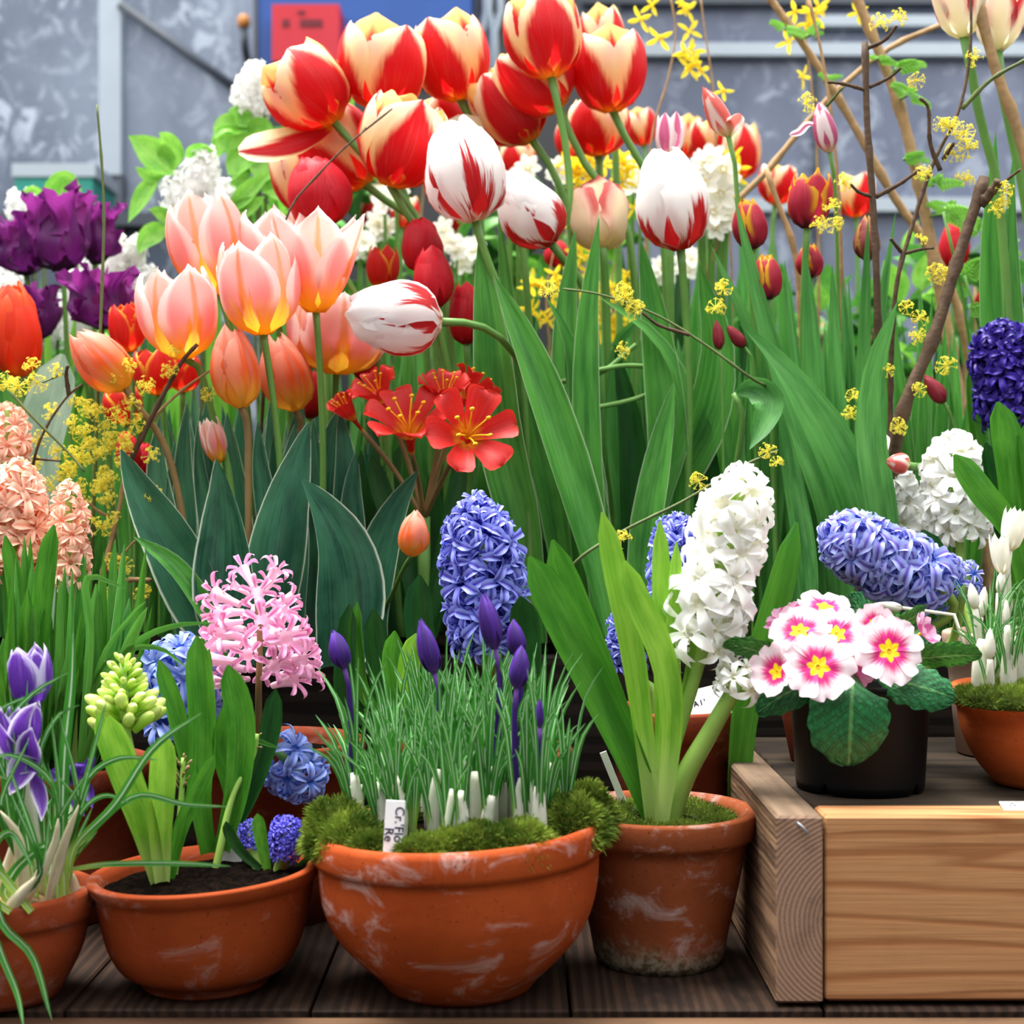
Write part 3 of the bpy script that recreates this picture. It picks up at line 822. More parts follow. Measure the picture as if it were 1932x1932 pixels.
# ---------------------------------------------------------------- hyacinths
def floret_vf(tubeL=.42, spread=.60, curl=.55, wid=.17, n=6, tube_r=.13, seed=1, droop=0.0):
    """unit floret along +z: tube then n recurving lobes, overall length about 1"""
    rs = random.Random(seed)
    parts = []
    def tb(u, v):
        th = u * 6.2832
        r = tube_r * (.55 + .75 * v * v)
        return (r * math.cos(th), r * math.sin(th), tubeL * v)
    V, Fc, U = grid(tb, 8, 3)
    U = [(u, v * .3) for u, v in U]
    parts.append((V, Fc, U))
    for k in range(n):
        ph = k * 2 * math.pi / n + rs.uniform(-.08, .08)
        sp, cu = spread * rs.uniform(.9, 1.1), curl * rs.uniform(.75, 1.25)
        ca, sa = math.cos(ph), math.sin(ph)
        tw = rs.uniform(-.25, .25)
        def lb(u, v, ca=ca, sa=sa, sp=sp, cu=cu, tw=tw):
            s = u * 2 - 1
            x = tube_r * .95 + sp * (math.sin(min(v, 1) * 1.5) * .75)
            z = tubeL * .96 + .36 * v - cu * v ** 2.6
            wv = wid * interp([(0, .55), (.25, .8), (.55, 1), (.8, .75), (.93, .4), (1, .06)], v)
            y = s * wv
            z += .10 * (abs(s) ** 1.5) * (1 - v) + tw * y * v
            return (x * ca - y * sa, x * sa + y * ca, z)
        V, Fc, U = grid(lb, 4, 6)
        U = [(u, .35 + .65 * v) for u, v in U]
        parts.append((V, Fc, U))
    return join(*parts)
def bud_vf(seed=1, L=1.0, r=.2):
    pr = [(.02, 0), (r * .55, .06), (r * .75, .3), (r, .55), (r * 1.05, .72), (r * .75, .9), (r * .3, .985), (.01, 1.0)]
    V, Fc, U = lathe([(a, b * L) for a, b in pr], 8, (0, 0, 0))
    V = [(x + .10 * math.sin(z * 2), y, z) for x, y, z in V]
    return V, Fc, U
FL = {}
def floret_meshes(mat, style):
    key = (mat, style)
    if key not in FL:
        if style == 'star': vs = [floret_vf(.38, .66, .42, .125, seed=s) for s in (1, 2, 3)]
        elif style == 'curl': vs = [floret_vf(.38, .70, .72, .145, seed=s) for s in (1, 2, 3, 4, 5)]
        elif style == 'long': vs = [floret_vf(.62, .42, .30, .075, tube_r=.125, seed=s) for s in (1, 2, 3)]
        elif style == 'wide': vs = [floret_vf(.34, .74, .45, .16, seed=s) for s in (1, 2, 3)]
        elif style == 'bud': vs = [bud_vf(s, r=.15 + .02 * s) for s in (1, 2)]
        FL[key] = [mesh('floret', v[0], v[1], M[mat], v[2]) for v in vs]
    return FL[key]
def hyacinth(label, axis, rad, d, mat, style='star', n=90, fl=1.0, stem=(), leaves=(), rprof=None, rz=None, rd=None, d1=None, group=None, rise=.25,
             stemr=.0065, stemmat='stem_lite', seed=None, core=.30, toptilt=1.0, rx=None, skip=None, lenj=.12, roll=None):
    """axis: pixel points from the lowest florets to the top; rad: spike radius in px"""
    _seed[0] += 1
    rs = random.Random(seed or _seed[0] * 7 + 3)
    d1 = d if d1 is None else d1
    k = len(axis)
    ax3 = [tuple(P(a[0], a[1], d + (d1 - d) * i / (k - 1))) for i, a in enumerate(axis)]
    rz = BEDZ if rz is None else rz
    rd = rd or d
    low = stem[-1] if stem else axis[0]
    RX = ((rx if rx is not None else low[0]) - 966) / F * rd
    RT = Vector((RX, rd, rz - .01))
    o = root('hyacinth', label, 'hyacinth', RT + Vector((0, 0, .01)), group)
    sp = [RT] + [P(s[0], s[1], d + (rd - d) * (i + 1) / (len(stem) + 1)) for i, s in reversed(list(enumerate(stem)))] + [Vector(a) for a in ax3]
    sp = [Vector(p) for p in spline([tuple(p) for p in sp], 22)]
    part('stem', tube(sp, [stemr * (1 - .45 * i / 22) for i in range(23)], 8), M[stemmat], o)
    ms = floret_meshes(mat, style)
    R = rad * S(d)
    rp = rprof or [(0, .75), (.1, .95), (.3, 1), (.7, .98), (.88, .85), (1, .55)]
    samp = [Vector(p) for p in spline(ax3, 40)]
    for i in range(n):
        t = (i + .5) / n
        q = t * 40; j = min(39, int(q)); c = samp[j].lerp(samp[j + 1], q - j)
        T = (samp[min(40, j + 2)] - samp[max(0, j - 1)]).normalized()
        e1 = T.cross(Vector((0, 1, 0))).normalized(); e2 = T.cross(e1)
        an = i * 2.39996 + rs.uniform(-.25, .25)
        rdir = e1 * math.cos(an) + e2 * math.sin(an)
        up = rise + (toptilt * ss((t - .78) / .22)) + rs.uniform(-.2, .2)
        dr = (rdir + T * up).normalized()
        rr = R * interp(rp, t) * rs.uniform(1 - lenj, 1 + lenj)
        L = rr * (1 - core) * 1.12 * fl
        pos = c + rdir * rr * core * (1 - .8 * ss((t - .85) / .15))
        if skip and skip(t, an): continue
        inst('floret', ms[i % len(ms)], o, frame(pos, dr, rs.uniform(0, 6.28), L))
    for L_ in leaves:
        lp = dict(L_); pts_ = lp.pop('p'); ww = lp.pop('w')
        lp.setdefault('mat', 'lf_hya'); lp.setdefault('prof', 'strap'); lp.setdefault('cup', .3)
        leaf(o, pts_, ww, lp.pop('d', d), lp.pop('d1', None), **lp)
    return o

# ---------------------------------------------------------------- moss
M['moss_dark'] = plain('dark_moss_mound', '2E3A12', .9, .1, .3, 80)  # dark green mound whose colour shows in the gaps between blades
def moss(parent, c, rx, ry, rz, n=900, seed=1, blade=.009, name='moss_cushion'):
    rs = random.Random(seed)
    V, Fc = [], []
    nu, nv = 20, 8
    for j in range(nv + 1):
        for i in range(nu):
            th = 6.2832 * i / nu; ph = math.pi / 2 * (1 - j / nv) * 1.15 - .2
            b = 1 + .14 * math.sin(th * 3 + seed) * math.cos(ph * 4 + seed)
            V.append(Vector((c[0] + rx * b * math.cos(th) * math.sin(ph + .2), c[1] + ry * b * math.sin(th) * math.sin(ph + .2), c[2] + rz * b * math.cos(ph + .2))))
    for j in range(nv):
        for i in range(nu):
            i2 = (i + 1) % nu
            Fc.append((j * nu + i, j * nu + i2, (j + 1) * nu + i2, (j + 1) * nu + i))
    for _ in range(n):
        th = rs.uniform(0, 6.2832); cz = rs.uniform(-.1, 1); sz = math.sqrt(max(0, 1 - cz * cz))
        b = 1 + .14 * math.sin(th * 3 + seed) * math.cos(math.acos(max(-1, min(1, cz))) * 4 + seed)
        p = Vector((c[0] + rx * b * math.cos(th) * sz, c[1] + ry * b * math.sin(th) * sz, c[2] + rz * b * cz))
        nrm = Vector((math.cos(th) * sz, math.sin(th) * sz, cz + .25)).normalized()
        dr = (nrm + Vector((rs.uniform(-.7, .7), rs.uniform(-.7, .7), rs.uniform(-.5, .7)))).normalized()
        L = blade * rs.uniform(.6, 1.3)
        sd = dr.cross(Vector((rs.uniform(-1, 1), -1, rs.uniform(-1, 1)))).normalized() * blade * .05
        a = len(V)
        V += [p - sd - dr * .002, p + sd - dr * .002, p + dr * L * .6 + sd * 1.1, p + dr * L + Vector((0, 0, -L * .15)), p + dr * L * .6 - sd * 1.1]
        Fc.append((a, a + 1, a + 2, a + 3, a + 4))
    o = part(name, (V, Fc), [M['moss_dark'], M['moss']], parent, False, kind='stuff')
    nb = nv * nu
    o.data.polygons.foreach_set('material_index', [0] * nb + [1] * (len(Fc) - nb))
    return o
# ---------------------------------------------------------------- peach pink tulips and their broad leaves
G = 'peach pink tulips'
def Lf(p, w, d=None, d1=None, **k):
    o = dict(p=p, w=w, **k)
    if d: o['d'] = d
    if d1: o['d1'] = d1
    return o
tulip('pink', 'pale pink tulip highest of the peach pink group, behind the others', (415, 556), (375, 362), 150, 2.02, stem=[(440, 640), (470, 800)], rootx=470, group=G, op=.05,
      leaves=[Lf([(430, 1230), (400, 1000), (360, 880), (350, 760)], 48, 2.0, 2.03, mat='lf_tulip', yaw=.3)], roll=.4)
tulip('pink', 'wide pink tulip with white tips at the left of the peach group', (345, 678), (335, 503), 152, 1.90, stem=[(372, 690), (400, 780), (430, 880)], rootx=455, group=G, op=.1, roll=-.5,
      leaves=[Lf([(478, 1250), (420, 1190), (330, 1030), (262, 920), (228, 848)], 128, 1.86, 1.84, prof='broad', cup=.32, yaw=-.55, yaw1=.25),
              Lf([(345, 1200), (318, 1010), (296, 890), (302, 783)], 52, 1.93, 1.96, yaw=.2)])
tulip('pink', 'pink tulip with orange flame in the middle of the peach group', (497, 632), (482, 450), 155, 1.86, stem=[(505, 680), (520, 790), (530, 900)], rootx=525, group=G, op=.12, roll=.9,
      leaves=[Lf([(455, 1260), (432, 1150), (428, 1010), (420, 920), (408, 866)], 132, 1.84, 1.80, prof='broad', cup=.28, yaw=.15, yaw1=-.5)])
tulip('pink', 'open pink tulip with yellow base at the right of the peach group', (596, 590), (600, 402), 168, 1.90, stem=[(600, 640), (607, 760), (610, 900)], rootx=600, group=G, prof='vase', roll=1.6,
      leaves=[Lf([(505, 1260), (512, 1120), (535, 960), (565, 850), (582, 796)], 122, 1.87, 1.83, prof='broad', cup=-.28, yaw=.45, yaw1=-.3),
              Lf([(610, 1230), (612, 1020), (620, 880), (640, 768)], 92, 1.97, 1.97, yaw=-.2)])
tulip('pink', 'pale pink tulip mostly hidden between two others of the peach group', (520, 590), (512, 398), 150, 2.04, stem=[(530, 640), (545, 760)], rootx=545, group=G, op=.1, roll=2.2,
      leaves=[Lf([(560, 1220), (548, 1000), (548, 860), (556, 780)], 50, 2.02, 2.05, yaw=.4)])
tulip('pink', 'large orange yellow tulip beneath the white and red flamed one', (634, 706), (645, 548), 196, 2.02, stem=[(632, 760), (625, 880)], rootx=620, group=G, op=.08, roll=.2, opens=(.05,) * 6,
      leaves=[Lf([(640, 1260), (652, 1150), (640, 1040), (605, 960), (570, 905)], 150, 1.82, 1.77, prof='broad', cup=.32, yaw=.15, yaw1=.8)])
tulip('peach', 'small orange tulip leaning left beside the dogwood twigs', (238, 734), (146, 628), 98, 1.88, lean=.05, stem=[(262, 770), (300, 820), (330, 900)], rootx=380, group=G, stemmat='stem_red', roll=.3,
      leaves=[Lf([(420, 1240), (390, 1160), (330, 1070), (252, 1012)], 46, 1.83, 1.80, mat='lf_mid', yaw=.6, cup=.3)])
tulip('peach', 'orange pink tulip bud in front of the pink group', (456, 770), (432, 618), 97, 1.85, lean=.05, stem=[(466, 800), (468, 900)], rootx=470, group=G, stemmat='stem_red', roll=.5,
      leaves=[Lf([(580, 1280), (560, 1120), (580, 1000), (560, 850)], 56, 2.0, 2.02, yaw=.6)])
tulip('peach', 'coral tulip tucked under the pink group', (560, 775), (520, 636), 102, 1.98, stem=[(568, 800), (570, 900)], rootx=565, group=G, stemmat='stem_red', roll=.1,
      leaves=[Lf([(740, 1290), (700, 1180), (712, 1060), (745, 960), (788, 888)], 98, 1.90, 1.88, prof='broad', yaw=-.5, yaw1=.2, cup=.3)])
tulip('peach', 'single closed salmon tulip bud left of the blue violet hyacinth', (777, 1050), (785, 962), 64, 1.74, lean=0, stem=[(762, 1072), (735, 1130), (705, 1180)], rootx=690, rootd=1.985, prof='bud', sr=9, roll=.6, stemmat='stem')
tulip('pink', 'small half hidden pink tulip among the left leaves', (414, 874), (396, 790), 48, 1.92, stem=[(425, 930)], rootx=430, group=G)
xl = root('tulip', 'bunch of narrow white edged tulip leaves among the pink tulip stems', 'tulip', (P(480, 1250, 2.0).x, 2.0, BEDZ))
for p, w, y in (([(345, 1220), (350, 1000), (345, 880), (352, 762)], 46, .3), ([(400, 1220), (395, 1000), (378, 880), (372, 800)], 44, -.4), ([(470, 1220), (450, 1000), (436, 880), (428, 778)], 60, .2), ([(500, 1220), (505, 1000), (490, 880), (486, 792)], 50, .5),
                ([(560, 1220), (562, 1000), (548, 880), (556, 800)], 56, -.3), ([(640, 1220), (650, 1000), (652, 880), (640, 772)], 60, .35), ([(680, 1220), (668, 1050), (664, 930), (672, 850)], 54, .1), ([(590, 1220), (600, 1000), (600, 900), (590, 790)], 50, -.5), ([(410, 1220), (330, 1000), (325, 900), (330, 830)], 40, .6)):
    leaf(xl, p, w, 1.96, 1.95, 'lf_tulip', yaw=y, cup=.2)
# darker leaves in the shade under the scarlet clivia
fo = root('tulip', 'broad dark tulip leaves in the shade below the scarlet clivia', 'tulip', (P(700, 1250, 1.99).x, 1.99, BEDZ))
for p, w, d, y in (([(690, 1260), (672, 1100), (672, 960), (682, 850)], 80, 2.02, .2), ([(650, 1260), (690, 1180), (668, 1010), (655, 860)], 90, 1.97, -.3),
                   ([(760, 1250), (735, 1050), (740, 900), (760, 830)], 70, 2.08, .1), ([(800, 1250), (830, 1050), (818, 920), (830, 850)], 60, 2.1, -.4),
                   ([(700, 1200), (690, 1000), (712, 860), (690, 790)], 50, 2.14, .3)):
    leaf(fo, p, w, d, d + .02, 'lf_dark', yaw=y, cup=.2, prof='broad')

# ---------------------------------------------------------------- red and yellow tulips
G = 'red and cream yellow tulips'
def ry(label, b, t, w, d, **k):
    k.setdefault('group', G); k.setdefault('sr', 14); k.setdefault('op', .09)
    return tulip('redyellow', label, b, t, w, d, **k)
ry('red and cream tulip at far left with one petal hanging open', (632, 232), (532, 112), 165, 2.12, stem=[(660, 265), (720, 330), (790, 420)], rootx=860, lean=.1, roll=.2,
   dropped=([(628, 240), (570, 268), (510, 282), (450, 286)], 72))
ry('big red tulip with cream edges left of the tallest pair', (715, 212), (733, 48), 168, 2.14, stem=[(735, 300), (780, 420)], rootx=830, roll=.5)
ry('red and cream tulip touching its left neighbour at the top', (868, 190), (835, 38), 148, 2.2, stem=[(890, 230), (930, 320), (980, 440)], rootx=1010, roll=1.1)
ry('red and yellow tulip crossed by a thin twig', (735, 352), (788, 190), 165, 2.06, stem=[(752, 380), (780, 420), (830, 520)], rootx=890, lean=.25, roll=2.0)
ry('topmost open red and yellow tulip cut by the upper edge', (1040, 147), (1012, -12), 152, 2.08, stem=[(1048, 180), (1065, 260), (1078, 390)], rootx=1090, op=.08, lean=.0, roll=.2)
ry('red and yellow tulip directly beneath the topmost one', (1058, 205), (962, 92), 150, 2.16, stem=[(1070, 240), (1110, 320), (1180, 420)], rootx=1180, lean=.15)
ry('red and cream tulip leaning left with a hanging petal, beneath the topmost', (1005, 266), (918, 138), 142, 2.2, stem=[(1030, 300), (1060, 360), (1075, 420)], rootx=1110,
   dropped=([(1000, 262), (950, 262), (900, 252), (845, 232)], 62))
ry('big red and cream tulip at the right end of the red row', (1156, 212), (1140, 62), 142, 2.18, stem=[(1175, 250), (1220, 330), (1250, 440)], rootx=1240, roll=.3)
ry('pale topped red tulip peeping over the right end of the red row', (1150, 150), (1130, 18), 84, 2.4, rootx=1180)
ry('red and yellow tulip half hidden behind the plain red one', (690, 350), (600, 225), 150, 2.2, stem=[(715, 370), (780, 420)], rootx=850, lean=.1)
ry('red tulip squeezed behind the white flamed tulip', (870, 270), (805, 190), 110, 2.3, rootx=900)
ry('shaded dark red tulip below the right end of the red row', (1130, 295), (1125, 190), 122, 2.32, rootx=1160)
ry('cream edged tulip behind the solid red one', (590, 410), (560, 270), 120, 2.26, rootx=640)
tulip('red', 'plain dark red tulip crossed by a thin twig', (612, 430), (590, 300), 128, 2.04, stem=[(640, 500), (700, 620)], rootx=760, group='plain red tulips')
tulip('red', 'bright red tulip above two others at the centre', (800, 515), (792, 415), 84, 2.06, rootx=850, group='plain red tulips', stem=[(815, 600), (850, 800)])
tulip('red', 'bright red tulip overlapping its red neighbour at the centre', (822, 582), (812, 470), 80, 2.0, rootx=870, group='plain red tulips', stem=[(835, 640), (860, 800)])
tulip('red', 'red tulip right of the lying white flamed tulip', (880, 650), (876, 536), 68, 2.04, rootx=890, group='plain red tulips', stem=[(882, 700), (885, 850)])

# ---------------------------------------------------------------- white and red flamed tulips
G = 'white and red flamed tulips'
def wr(label, b, t, w, d, k='whitered', **kw):
    kw.setdefault('group', G); kw.setdefault('sr', 15)
    return tulip(k, label, b, t, w, d, **kw)
wr('upright white tulip with thin red flames at the centre', (898, 418), (852, 230), 162, 1.96, stem=[(912, 470), (935, 530), (975, 640)], rootx=1010, roll=-.2,
   leaves=[Lf([(1015, 1230), (985, 1000), (945, 830), (925, 640), (903, 450)], 92, 1.99, 1.97, mat='lf_mid', prof='tulip', cup=.22, yaw=-.3, yaw1=.2),
           Lf([(1160, 1230), (1105, 1000), (1062, 850), (1000, 670), (932, 520)], 88, 1.92, 1.93, mat='lf_mid', prof='tulip', yaw=.55, yaw1=.1, cup=.3)])
wr('white tulip with red flames lying on its side', (834, 608), (660, 592), 146, 1.88, stem=[(870, 608, 1.89), (930, 626, 1.92), (985, 690, 1.97), (1020, 790, 2.05)], rootx=1080, rootd=2.08, lean=.1, roll=.7,
   leaves=[Lf([(1140, 1230), (1118, 1000), (1105, 800), (1108, 600), (1130, 412)], 58, 1.97, 1.95, mat='lf_mid', yaw=.15),
           Lf([(1110, 1250), (1090, 980), (1075, 800), (1068, 600), (1086, 432)], 66, 2.04, 2.04, mat='lf_mid', yaw=-.2)])
wr('white and red tulip leaning left behind the upright flamed one', (1042, 462), (955, 340), 124, 2.06, k='whitered2', stem=[(1060, 485), (1110, 560)], rootx=1130, roll=.8,
   leaves=[Lf([(1170, 1240), (1130, 1000), (1095, 800), (1072, 640), (1030, 560)], 54, 2.0, 1.98, mat='lf_mid', yaw=.5),
           Lf([(1060, 1230), (1010, 900), (970, 650), (940, 400)], 46, 2.1, 2.1, mat='lf_mid', yaw=-.3)])
wr('cream and pink tulip seen from below between flamed ones', (1138, 468), (1128, 334), 116, 2.08, k='cream', lean=-.5, op=.06, stem=[(1142, 520)], rootx=1160, roll=.3,
   leaves=[Lf([(1200, 1230), (1180, 1000), (1160, 800), (1180, 620), (1250, 600)], 52, 2.08, 2.06, mat='lf_grey', yaw=.5)])
wr('white tulip with bold red base right of the centre', (1285, 472), (1248, 287), 142, 1.98, k='whitered2', stem=[(1290, 540), (1300, 700)], rootx=1290, roll=.1,
   leaves=[Lf([(1265, 1240), (1262, 1000), (1258, 800), (1235, 600), (1208, 450)], 82, 2.02, 2.0, mat='lf_mid', cup=.26, yaw=.2, yaw1=-.3),
           Lf([(1195, 1220), (1250, 940), (1325, 800), (1352, 660), (1318, 500)], 96, 2.06, 2.02, mat='lf_mid', yaw=.6, yaw1=-.1, cup=.28),
           Lf([(1220, 1250), (1215, 1050), (1240, 880), (1272, 720)], 66, 1.98, 1.98, mat='lf_mid', yaw=-.4)])
cx_ = root('tulip', 'tangle of white edged leaves and thin stems between the tall central leaves', 'tulip', (P(1150, 1250, 2.03).x, 2.03, BEDZ))
for p, w, y, m in (([(1130, 1220), (1120, 950), (1095, 780), (1072, 655), (1078, 625)], 58, .3, 'lf_mid'), ([(1080, 1220), (1050, 980), (1012, 800), (985, 680), (965, 560)], 60, -.4, 'lf_mid'), ([(1150, 1200), (1290, 760), (1240, 640), (1130, 560)], 40, .5, 'lf_mid'),
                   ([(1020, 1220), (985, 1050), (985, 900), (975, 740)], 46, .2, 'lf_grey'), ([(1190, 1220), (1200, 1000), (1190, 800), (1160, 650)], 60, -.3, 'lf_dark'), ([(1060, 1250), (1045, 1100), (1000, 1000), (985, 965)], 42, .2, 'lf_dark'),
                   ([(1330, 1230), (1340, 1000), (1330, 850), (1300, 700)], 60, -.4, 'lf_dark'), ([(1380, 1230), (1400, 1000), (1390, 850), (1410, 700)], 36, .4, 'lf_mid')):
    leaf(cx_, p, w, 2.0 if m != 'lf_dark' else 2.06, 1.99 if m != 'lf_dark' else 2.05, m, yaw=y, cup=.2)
for p in ([(1120, 700), (1180, 690), (1240, 694)], [(1120, 770), (1190, 755), (1245, 735)], [(1060, 720), (1130, 705), (1200, 650)]):
    part('stem', tube([Vector(a) for a in spline([tuple(P(*q, 2.0 + .01 * i)) for i, q in enumerate(p)], 8)], .0033, 7), M['stem'], cx_)
tulip('pinkwhite', 'small pink and white striped tulip above the flamed ones', (1262, 298), (1262, 216), 56, 2.1, stem=[(1264, 340)], rootx=1270, op=.1, prof='cup')
tulip('coralwhite', 'slender coral bud with a loose white petal', (1375, 258), (1326, 168), 46, 2.0, stem=[(1385, 300), (1392, 380), (1415, 520)], rootx=1440, sr=9,
      dropped=([(1376, 258), (1382, 235), (1390, 222), (1394, 214)], 34))
tulip('pinkwhite', 'pink and white bud with a drooping white petal among the twigs', (1566, 288), (1542, 196), 46, 2.0, stem=[(1572, 320), (1578, 420)], rootx=1590, sr=8,
      dropped=([(1545, 240), (1525, 235), (1508, 250), (1490, 255)], 16))

# ---------------------------------------------------------------- fringed tulips on the right
G = 'wine red fringed tulips'
def fg(label, b, t, w, d, k='fringed', **kw):
    kw.setdefault('group', G); kw.setdefault('sr', 13)
    return tulip(k, label, b, t, w, d, **kw)
fg('tallest wine red fringed tulip with yellow edges', (1523, 432), (1527, 326), 86, 1.98, stem=[(1520, 480), (1515, 620)], rootx=1520, prof='cup', op=.02,
   leaves=[Lf([(1540, 1230), (1540, 900), (1530, 650), (1518, 470)], 50, 1.97, 1.96, mat='lf_grey'), Lf([(1600, 1230), (1590, 900), (1575, 700), (1570, 500)], 44, 1.95, 1.96, mat='lf_grey', yaw=.4)])
fg('wine red fringed tulip behind a green leaf, beside the white flamed one', (1420, 472), (1408, 376), 68, 1.99, rootx=1450,
   leaves=[Lf([(1500, 1230), (1490, 800), (1440, 600), (1385, 370)], 40, 1.95, 1.93, mat='lf_grey'), Lf([(1440, 1230), (1460, 900), (1440, 700), (1340, 460)], 40, 2.0, 2.0, mat='lf_grey', yaw=.3)])
fg('lowest wine red fringed tulip with ragged yellow edges', (1450, 566), (1444, 482), 58, 1.95, rootx=1470, stem=[(1453, 640)],
   leaves=[Lf([(1560, 1220), (1520, 850), (1500, 700), (1480, 490)], 34, 1.96, 1.95, mat='lf_grey', yaw=.3)])
fg('fringed tulip peeping out behind a green blade', (1528, 525), (1526, 462), 54, 2.02, rootx=1545)
fg('bronze pink closed fringed bud on the right', (1636, 492), (1632, 410), 54, 1.98, k='bronze', rootx=1630,
   leaves=[Lf([(1640, 1230), (1625, 900), (1628, 650), (1638, 410)], 34, 1.95, 1.93, mat='lf_grey', yaw=.3), Lf([(1660, 1230), (1650, 850), (1660, 600), (1690, 400)], 34, 1.97, 1.96, mat='lf_grey', yaw=.5)])
# broad leaves in front of the fringed tulips
bl = root('tulip', 'tulip with a long wavy leaf arching above the lavender hyacinth', 'tulip', (P(1600, 1250, 1.985).x, 1.985, BEDZ))
leaf(bl, [(1640, 1230), (1615, 960), (1565, 830), (1480, 700), (1396, 612)], 92, 1.87, 1.83, 'lf_grey', yaw=-.4, yaw1=.5, wav=.10, cup=.2)
leaf(bl, [(1530, 1245), (1520, 1060), (1490, 880), (1470, 760)], 46, 1.88, 1.90, 'lf_grey', yaw=.1)
leaf(bl, [(1590, 1230), (1560, 960), (1500, 800), (1440, 640)], 62, 1.92, 1.93, 'lf_grey', yaw=.3)
b2 = root('tulip', 'tulip leaf standing upright right of the wavy leaf', 'tulip', (P(1670, 1250, 1.985).x, 1.985, BEDZ))
leaf(b2, [(1690, 1230), (1660, 960), (1640, 820), (1650, 690), (1693, 570)], 74, 1.84, 1.82, 'lf_grey', yaw=.35, cup=.12)
b3 = root('tulip', 'tulip with one folded pale leaf hanging down', 'tulip', (P(1420, 1250, 2.0).x, 2.0, BEDZ))
leaf(b3, [(1385, 742), (1420, 733), (1450, 755), (1440, 800), (1414, 848)], 62, 1.9, 1.86, 'lf_grey', yaw=.2, prof='ovate')
part('stem', tube([Vector(p) for p in spline([tuple(P(1386, 900, 1.93)), tuple(P(1400, 780, 1.9)), tuple(P(1384, 742, 1.9))], 8)], .004, 7), M['stem'], b3)
part('stem', tube([P(1420, 1250, 2.0), P(1386, 900, 1.93)], .004, 7), M['stem'], b3)

# far right: cream tulips cut by the upper edge
G = 'large cream tulips at the upper right corner'
tulip('creambig', 'large cream tulip with red margin cut by the upper edge, left of the pair', (1820, 72), (1800, -60), 120, 1.95, stem=[(1832, 130), (1850, 230), (1880, 340)], rootx=1930, group=G, sr=18, roll=.4,
      leaves=[Lf([(1935, 1200), (1890, 800), (1870, 500), (1878, 250)], 62, 2.02, 2.0, mat='lf_mid'), Lf([(1960, 1200), (1915, 700), (1905, 420), (1912, 290)], 50, 1.98, 1.98, mat='lf_mid', yaw=.3)])
tulip('creambig', 'large cream tulip with red margin cut by the upper edge, right of the pair', (1880, 98), (1895, -50), 120, 2.03, stem=[(1885, 140), (1915, 280), (1940, 420)], rootx=1990, group=G, sr=20)
tulip('winebud', 'small wine red closed bud beside the dark stick', (1782, 760), (1744, 708), 34, 1.93, lean=0, stem=[(1800, 800), (1815, 900)], rootx=1820, sr=7)
tulip('coralwhite', 'coral bud nodding between the two white hyacinths', (1715, 880), (1672, 868), 44, 1.80, lean=.1, stem=[(1745, 880), (1785, 868), (1800, 900, 1.83)], rootx=1800, rootd=1.99, sr=15)
tulip('winebud', 'small mauve bud low among the dogwood twigs', (1358, 660), (1350, 605), 24, 1.95, rootx=1370, sr=5)
tulip('winebud', 'small rose bud lying beside the mauve bud', (1405, 655), (1370, 615), 26, 1.95, rootx=1420, sr=5)

# left: orange, purple parrot and mixed tulips
tulip('orange', 'large bright orange tulip at the left edge', (35, 712), (28, 538), 104, 2.1, rootx=60, sr=14, op=.02)
G = 'dark purple parrot tulips'
for i, (lab, b, t, w, d) in enumerate((
    ('dark purple parrot tulip with ragged petals in front of the white lilac', (118, 512), (112, 372), 120, 2.35),
    ('dark purple parrot tulip at the left edge', (50, 520), (40, 415), 110, 2.4),
    ('dark purple parrot tulip right of the thin upright twig', (180, 500), (192, 392), 80, 2.42),
    ('lowest purple parrot tulip above the red and yellow one', (192, 622), (192, 520), 128, 2.25),
    ('purple parrot tulip partly behind the orange tulip', (75, 640), (68, 545), 90, 2.36))):
    tulip('parrot', lab, b, t, w, d, group=G, sr=10, rootx=b[0] + 25)
G = 'red tulips with yellow edges on the left'
for i, (lab, b, t, w, d) in enumerate((
    ('red tulip with yellow tips behind the leftmost pink tulip', (245, 665), (236, 572), 72, 2.12),
    ('red tulip with yellow edges right of the small orange tulip', (300, 745), (285, 655), 84, 2.1),
    ('yellow and red tulip behind the dogwood flowers', (240, 800), (228, 730), 78, 2.15),
    ('red tulip with yellow edges behind the pink tulip stems', (345, 740), (350, 665), 70, 2.2))):
    tulip('redtip', lab, b, t, w, d, group=G, sr=10)
tulip('red', 'small dark red tulip above the left end of the broad leaves', (250, 890), (238, 815), 50, 2.0, group='plain red tulips', sr=8)
tulip('red', 'dark red tulip low behind the twigs on the left', (275, 895), (272, 835), 44, 2.06, group='plain red tulips', sr=8)
for i, (x, y, w) in enumerate(((560, 660, 60), (690, 660, 60), (585, 730, 60))):
    tulip('red', ('red tulip glimpsed between the pink stems', 'red tulip glimpsed right of the yellow tulip base', 'red tulip glimpsed below the pink group')[i], (x, y + 60), (x, y - 30), w, 2.2, group='plain red tulips')
tulip('redtip', 'yellow tulip with red streaks left of the bright red pair', (722, 545), (722, 465), 66, 2.14, sr=10)
